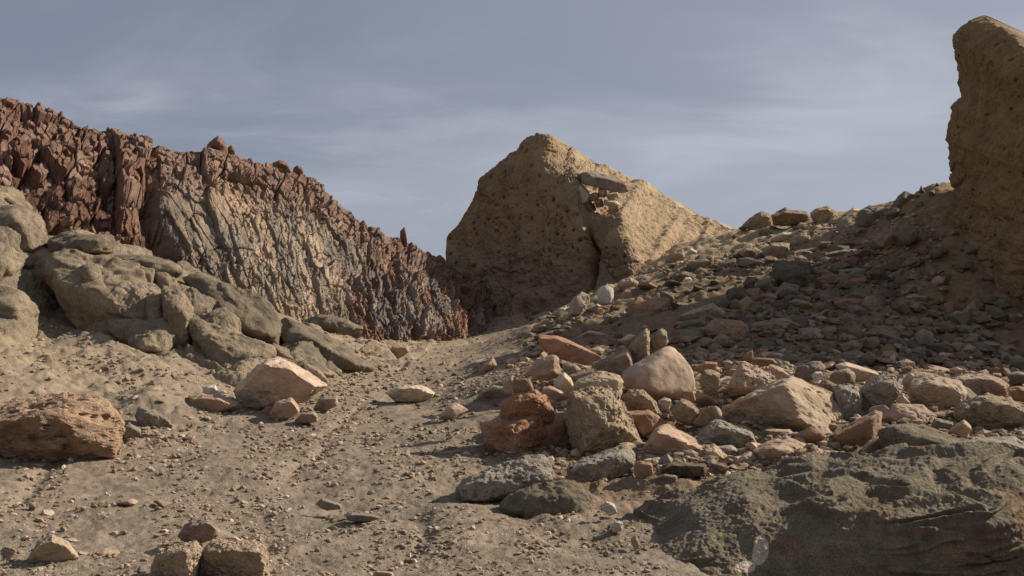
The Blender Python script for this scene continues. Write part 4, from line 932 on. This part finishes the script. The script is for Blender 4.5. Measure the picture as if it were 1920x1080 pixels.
S(F_, 'stone', 'white', 'block', 'white stone on the back edge of the pink slab', '379,729 390,722 403,721 414,738 407,744 388,742', Y=9.2)
S(F_, 'stone', 'bluegrey', 'grain', 'bluish grey stone between the reddish pebbly boulder and the pink slab', '254,780 260,765 283,766 313,779 324,794 303,810 267,806', Y=8.05, short='bluish grey stone')
S(F_, 'stone', 'bluegrey', 'slab', 'flat grey stone at the right end of the reddish pebbly boulder', '223,803 243,792 265,805 264,824 243,824 228,815', Y=7.5)
S(F_, 'stone', 'mauve', 'slab', 'flat mauve stone right of the pink prop stone', '553,786 567,773 593,771 597,788 560,793', Y=8.55)
S(F_, 'stone', 'buff', 'pit', 'buff rough stone right of the large tilted tan block', '585,767 602,745 630,740 635,757 610,768', Y=9.1)
S(F_, 'stone', 'mauve', 'slab', 'mauve slab behind the right corner of the large tilted tan block', '573,682 597,690 618,712 612,724 587,705', Y=9.7)
S(F_, 'stone_block', 'tan', 'pit', 'left piece of a split tan block cut by the bottom of the picture', '270,1110 284,1062 298,1030 340,1018 365,1014 378,1024 368,1060 362,1110', Y=3.9, thick=.24, sink=.0, short='split tan block', res=6)
S(F_, 'stone_block', 'tan', 'pit', 'right piece of a split tan block cut by the bottom of the picture', '364,1110 372,1050 388,1018 420,1011 497,1016 502,1050 500,1110', Y=3.95, thick=.26, sink=.0, res=6)
S(F_, 'stone', 'mauve', 'pit', 'mauve stone lying behind the split tan block', '332,1000 345,985 360,976 390,972 408,985 412,1000 385,1014 352,1016', Y=4.55, short='mauve foreground stone')
S(F_, 'stone', 'buff', 'block', 'buff ridged stone in the bottom left corner', '52,1040 73,1013 97,1003 127,1015 148,1040 100,1056 57,1056', Y=4.3, short='buff corner stone')
S(F_, 'stone', 'palepink', 'block', 'pink pyramid shaped stone alone on the path left of the rust blocks', '822,783 840,760 858,755 878,769 854,785', short='pink pyramid stone', inner=[(828,780,.3),(846,766,.45),(853,782,.4),(870,770,0)])
S(F_, 'stone_slab', 'pale', 'slab', 'long flat pale stone lying across the far end of the sand', '718,739 747,723 770,721 793,723 818,737 810,750 773,753 737,749', short='long flat pale stone')
S(F_, 'stone', 'buff', 'block', 'buff stone at the foot of the splintered cliff', '729,659 737,647 763,647 768,658 744,672')
S(F_, 'stone', 'buff', 'block', 'pointed buff stone in the shade of the gully head', '896,696 910,680 924,669 932,683 903,700')
S(F_, 'stone_slab', 'grey', 'slab', 'grey smooth flat stone left of the pale pink squarish stone', '890,747 905,730 925,722 964,727 962,742 903,756', short='grey smooth flat stone')
S(F_, 'stone', 'bluegrey', 'slab', 'flat slate chip on the sand left of the grey cylindrical rock', '645,968 660,960 690,963 715,970 690,977 655,975', Y=5.1)
S(F_, 'stone', 'bluegrey', 'slab', 'slate shard casting the darkest spot on the middle of the sand', '592,944 605,934 640,945 640,952 610,955', Y=5.4)
S(F_, 'stone', 'pink', 'block', 'pink stone cut by the bottom edge, right of the split tan block', '696,1085 705,1070 735,1072 745,1088', Y=4.0)
S(F_, 'stone', 'palepink', 'slab', 'pinkish flat shard right of the split tan block', '420,1008 440,1004 462,1018 450,1022', Y=4.55)

# ------------------------------------------------------------------ smaller loose stones, one object each
def inside_heavy(x, y, r, k=0.8):
    for (a, b, rr, _) in PLACED:
        if math.hypot(x - a, y - b) < k * rr + 0.5 * k * r: return True
    return False
SH = {'block': 'angular', 'slab': 'flat', 'pit': 'rough', 'round': 'rounded', 'grain': 'speckled'}
CN = {'pink': 'pink', 'palepink': 'pale pink', 'tan': 'tan', 'pale': 'pale', 'white': 'whitish', 'red': 'red', 'rust': 'rust brown', 'brown': 'brown', 'grey': 'grey', 'bluegrey': 'bluish grey', 'dark': 'dark', 'olive': 'olive', 'buff': 'buff', 'mauve': 'mauve', 'yellow': 'yellowish'}
ANCHORS = [p for p in PLACED if p[3]]
SCATTER = []
USED = set()
def rel(x, y, a):
    dx, dy = x - a[0], (y - a[1]) * 1.6
    return ('right of' if dx > 0 else 'left of') if abs(dx) > abs(dy) else ('below' if dy > 0 else 'above')
def label_for(x, y, w, col, sty):
    size = 'tiny' if w < 13 else 'small' if w < 22 else 'medium' if w < 36 else 'large'
    near = sorted(ANCHORS, key=lambda a: math.hypot(a[0] - x, (a[1] - y) * 1.3))[:6]
    head = f'{size} {CN[col]} {SH[sty]} stone'
    c = [f'{head} {rel(x, y, a)} the {a[3]}' for a in near[:3]]
    c += [f'{head} {rel(x, y, a)} the {a[3]}, {rel(x, y, b)} the {b[3]}' for a in near[:3] for b in near if a is not b]
    for l in c:
        if l not in USED and len(l.split()) <= 16:
            USED.add(l); return l
    return c[0]
def scatter(n, poly, sizes, cols, stys, group, seed, clear=0.8, gap=1.5):
    rg = np.random.default_rng(seed); k = 0; tries = 0
    poly = np.array(poly, float); got = []
    while k < n and tries < n * 60:
        tries += 1
        x = rg.uniform(poly[:, 0].min(), poly[:, 0].max()); y = rg.uniform(poly[:, 1].min(), poly[:, 1].max())
        ins = False; j = len(poly) - 1
        for i in range(len(poly)):
            if (poly[i, 1] > y) != (poly[j, 1] > y) and x < (poly[j, 0] - poly[i, 0]) * (y - poly[i, 1]) / (poly[j, 1] - poly[i, 1]) + poly[i, 0]: ins = not ins
            j = i
        if not ins: continue
        w = sizes[0] * (sizes[1] / sizes[0]) ** (rg.random() ** 1.7)
        if inside_heavy(x, y, w, clear) or any(math.hypot(x - a, y - b) < gap * 0.5 * (w + c) for a, b, c in got): continue
        got.append((x, y, w)); k += 1
    if not got: return
    g = np.array(got); Pw = hit(g[:, 0], g[:, 1])
    for (x, y, w), p in zip(got, Pw):
        SEED[0] += 1
        col = cols[rg.integers(len(cols))]; sty = stys[rg.integers(len(stys))]
        s = w * p[1] / F
        pts = rg.normal(size=(rg.integers(9, 15), 3)); pts /= np.linalg.norm(pts, axis=1, keepdims=True)
        h = rg.uniform(0.32, 0.55) if sty == 'slab' else rg.uniform(0.5, 0.85)
        pts = pts * np.array([0.5, rg.uniform(.32, .5), 0.5 * h]) * s * rg.uniform(.9, 1.1)
        a = rg.uniform(-.9, .9); tl = rg.uniform(-.25, .25)
        Rz = np.array([[math.cos(a), -math.sin(a), 0], [math.sin(a), math.cos(a), 0], [0, 0, 1]])
        Ry = np.array([[math.cos(tl), 0, math.sin(tl)], [0, 1, 0], [-math.sin(tl), 0, math.cos(tl)]])
        P, Fc, r2 = star(pts @ Ry.T @ Rz.T, sty, 4 if w > 16 else 3, SEED[0], s)
        z0 = P[:, 2].min(); P[:, 2] += -z0 - 0.14 * s * h
        cl = stone_cols(P, np.array(C[col]) * r2.uniform(.85, 1.12), r2, sty, s)
        nm = {'slab': 'stone_slab', 'block': 'stone_block'}.get(sty, 'stone')
        ob = link(nm, make_mesh(nm, P, Fc, cl, smooth=False), M[STY[sty][4]], None, p)
        tag(ob, label_for(x, y, w, col, sty), nm.replace('_', ' '), group)
ALLC = ['pink', 'buff', 'tan', 'pink', 'grey', 'brown', 'mauve', 'rust', 'palepink', 'palepink', 'buff']
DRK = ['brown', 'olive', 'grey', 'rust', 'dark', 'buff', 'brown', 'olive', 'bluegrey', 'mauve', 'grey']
ST = ['block', 'slab', 'block', 'pit', 'slab']
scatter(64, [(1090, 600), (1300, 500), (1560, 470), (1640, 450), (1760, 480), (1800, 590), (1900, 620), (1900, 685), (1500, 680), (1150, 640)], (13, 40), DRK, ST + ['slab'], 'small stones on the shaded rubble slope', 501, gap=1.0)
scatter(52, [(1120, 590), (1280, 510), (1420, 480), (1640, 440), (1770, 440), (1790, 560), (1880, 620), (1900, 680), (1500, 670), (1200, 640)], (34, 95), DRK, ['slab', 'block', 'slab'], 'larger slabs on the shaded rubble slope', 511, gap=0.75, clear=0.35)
scatter(24, [(1390, 436), (1500, 424), (1560, 412), (1650, 395), (1740, 360), (1775, 352), (1775, 372), (1690, 405), (1600, 425), (1500, 438), (1400, 446)], (16, 46), ['buff', 'tan', 'grey', 'brown', 'olive', 'mauve'], ['block', 'pit', 'slab', 'block'], 'rocks lining the crest of the slope', 512, gap=0.7, clear=0.5)
scatter(30, [(1260, 500), (1330, 470), (1400, 440), (1560, 425), (1700, 395), (1640, 440), (1480, 480), (1300, 510)], (11, 28), ['tan', 'buff', 'brown', 'pale', 'rust', 'grey'], ST, 'small stones below the crest of the slope', 502, gap=1.1)
scatter(95, [(960, 690), (1090, 650), (1300, 670), (1600, 680), (1900, 690), (1910, 800), (1700, 830), (1560, 860), (1300, 900), (1200, 880), (1050, 860), (1030, 720)], (14, 60), ALLC, ST, 'small stones between the rocks of the pile', 503, gap=0.7, clear=0.62)
scatter(36, [(1030, 690), (1250, 668), (1600, 682), (1900, 692), (1900, 780), (1600, 850), (1300, 880), (1200, 860), (1080, 790)], (34, 84), ALLC, ['slab', 'block', 'slab', 'block'], 'slabs and blocks in the rubble pile', 513, gap=0.62, clear=0.40)
scatter(36, [(0, 900), (250, 830), (500, 800), (820, 790), (890, 860), (840, 930), (1150, 1010), (1190, 1075), (0, 1075)], (9, 26), ['buff', 'tan', 'mauve', 'bluegrey', 'pink', 'palepink', 'brown'], ST, 'small stones strewn over the sand', 504, gap=2.0)
scatter(22, [(330, 780), (450, 770), (640, 745), (700, 700), (880, 680), (960, 640), (1000, 700), (930, 760), (820, 745), (620, 790), (420, 800)], (9, 24), ['buff', 'tan', 'pink', 'mauve', 'grey', 'pale'], ST, 'small stones along the upper path', 505, gap=1.4)
scatter(14, [(100, 690), (330, 700), (440, 720), (330, 760), (240, 760), (100, 730)], (8, 18), ['buff', 'tan', 'grey', 'mauve'], ST, 'small stones on the bank under the boulders', 506)

scatter(14, [(0, 930), (330, 930), (330, 1075), (0, 1075)], (18, 58), ['buff', 'tan', 'pink', 'palepink', 'mauve'], ['slab', 'block', 'pit'], 'stones in the near left corner', 507, gap=0.9, clear=0.8)
# blocks standing along the top edge of the cliff
def crest_block(px, w, h, col, label, up=0.0):
    i = int(np.abs(CLIFF_U - px).argmin())
    colm = CLIFF_P[250:450, max(i - 4, 0):i + 5].reshape(-1, 3)
    _, y = to_px(colm); p = colm[y.argmin()]; yt = y.min()
    rg = np.random.default_rng(int(px) * 7 + 3)
    o = ' '.join(f'{px + w * a:.1f},{yt + 0.35 * h - h * b - up:.1f}' for a, b in [(-.5, .15), (-.38 + rg.uniform(-.1, .1), .75), (rg.uniform(-.15, .2), 1.0), (.4 + rg.uniform(-.1, .1), .7), (.5, .1), (.1, -.1)])
    S('loose blocks along the top of the cliff', 'stone_block', 'cliffred', 'block', label, o, Y=float(p[1]) + 0.05, sink=.25, res=4)
crest_block(408, 46, 40, 'rust', 'pyramid shaped block standing on the cliff top, the largest there')
crest_block(434, 17, 26, 'brown', 'narrow upright block right of the pyramid shaped block on the cliff top')
crest_block(757, 15, 34, 'mauve', 'lone pillar of rock standing on the low right part of the cliff top')
crest_block(528, 40, 22, 'brown', 'wide brown block on the cliff top, left of the notch')
crest_block(558, 22, 20, 'rust', 'squared rust block on the cliff top right of the wide brown block')

# ------------------------------------------------------------------ gravel and scree: uncountable chips lying on the ground
def chips(name, n, sampler, sizes, palette, seed, power=2.2, dust=(0.31, 0.24, 0.165)):
    rg = np.random.default_rng(seed)
    px, py = sampler(rg, n); n = len(px)
    Pw = hit(px, py)
    w = sizes[0] * (sizes[1] / sizes[0]) ** (rg.random(n) ** power)
    s = w * Pw[:, 1] / F
    ok = Pw[:, 1] < 24; Pw, s = Pw[ok], s[ok]; n = len(s)
    D_, Fc = ico(1)
    tm = []
    for k in range(14):
        q = rg.normal(size=(7, 3)); q /= np.linalg.norm(q, axis=1, keepdims=True)
        a = np.maximum(D_ @ q.T, 0) / rg.uniform(.55, 1.0, 7)[None]
        a = np.concatenate([a, np.full((len(D_), 1), 1 / 1.05)], 1)
        tm.append(D_ / a.max(1, keepdims=True))
    tm = np.array(tm)
    T = tm[rg.integers(0, 14, n)] * (np.stack([np.ones(n), rg.uniform(.55, 1, n), rg.uniform(.28, .75, n)], 1) * s[:, None] * .5)[:, None, :]
    a = rg.uniform(0, 6.283, n); b = rg.normal(0, .25, n)
    ca, sa, cb, sb = np.cos(a), np.sin(a), np.cos(b), np.sin(b)
    x = T[..., 0] * cb[:, None] + T[..., 2] * sb[:, None]; z = -T[..., 0] * sb[:, None] + T[..., 2] * cb[:, None]; y = T[..., 1]
    V = np.stack([x * ca[:, None] - y * sa[:, None], x * sa[:, None] + y * ca[:, None], z], -1) + Pw[:, None, :]
    V[..., 2] += (s * 0.10)[:, None]
    pal = np.array([C[c] for c in palette])
    cl = (pal[rg.integers(0, len(pal), n)] * 0.62 + np.array(dust) * 0.38) * rg.uniform(.70, 1.2, n)[:, None]
    Fa = (Fc[None] + (np.arange(n) * len(D_))[:, None, None]).reshape(-1, 3)
    o = link(name, make_mesh(name, V.reshape(-1, 3), Fa, np.repeat(cl, len(D_), 0), smooth=False), M['gravel'])
    o['kind'] = 'stuff'
def box(x0, x1, y0, y1, keep=None):
    def f(rg, n):
        x = rg.uniform(x0, x1, n); y = rg.uniform(y0, y1, n)
        if keep is not None:
            k = keep(x, y, rg); x, y = x[k], y[k]
        return x, y
    return f
def clump(x, y, s=0.012): return fbm(v3(x * s, y * s * 2, 0 * x), 3, 401)
chips('gravel', 42000, box(-60, 1260, 690, 1085, lambda x, y, r: (clump(x, y) + r.uniform(-.3, .3, len(x)) > -0.02) & (y > 720 + (x < 330) * 50 - (x > 640) * 40)), (1.7, 18), ['buff', 'tan', 'mauve', 'buff', 'grey', 'palepink', 'brown', 'pale', 'olive', 'brown'], 601, 3.0, dust=(0.26, 0.20, 0.14))
chips('gravel', 15000, box(-60, 720, 600, 830, lambda x, y, r: clump(x, y) + r.uniform(-.3, .3, len(x)) > 0.05), (1.6, 15), ['tan', 'buff', 'grey', 'buff', 'brown'], 602, 2.6)
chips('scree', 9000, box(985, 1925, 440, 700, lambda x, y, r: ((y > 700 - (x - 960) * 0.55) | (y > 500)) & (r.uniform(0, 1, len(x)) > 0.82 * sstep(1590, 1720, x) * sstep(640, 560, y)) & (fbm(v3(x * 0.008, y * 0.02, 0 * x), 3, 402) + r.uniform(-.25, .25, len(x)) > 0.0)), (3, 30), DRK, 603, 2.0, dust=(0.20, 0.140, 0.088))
chips('scree', 4000, box(1180, 1760, 400, 520, lambda x, y, r: y > 520 - (x - 1180) * 0.28), (2.5, 12), ['tan', 'buff', 'brown', 'pale', 'grey'], 604, 2.0)
chips('scree', 9000, box(950, 1925, 670, 900, lambda x, y, r: y < 900 - np.maximum(0, x - 1400) * .1), (3, 30), ALLC + ['pale', 'brown'], 605, 2.0)
chips('scree', 1100, box(960, 1925, 655, 890, lambda x, y, r: y < 890 - np.maximum(0, x - 1350) * .12), (12, 42), ALLC + ['brown', 'grey'], 607, 1.7)
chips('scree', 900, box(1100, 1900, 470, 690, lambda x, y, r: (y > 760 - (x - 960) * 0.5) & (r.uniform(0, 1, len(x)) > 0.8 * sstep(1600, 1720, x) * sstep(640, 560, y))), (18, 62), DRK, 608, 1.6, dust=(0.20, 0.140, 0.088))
chips('scree', 1800, box(640, 1010, 600, 740), (2, 10), ['buff', 'brown', 'grey', 'mauve', 'tan'], 606, 2.0)
#END
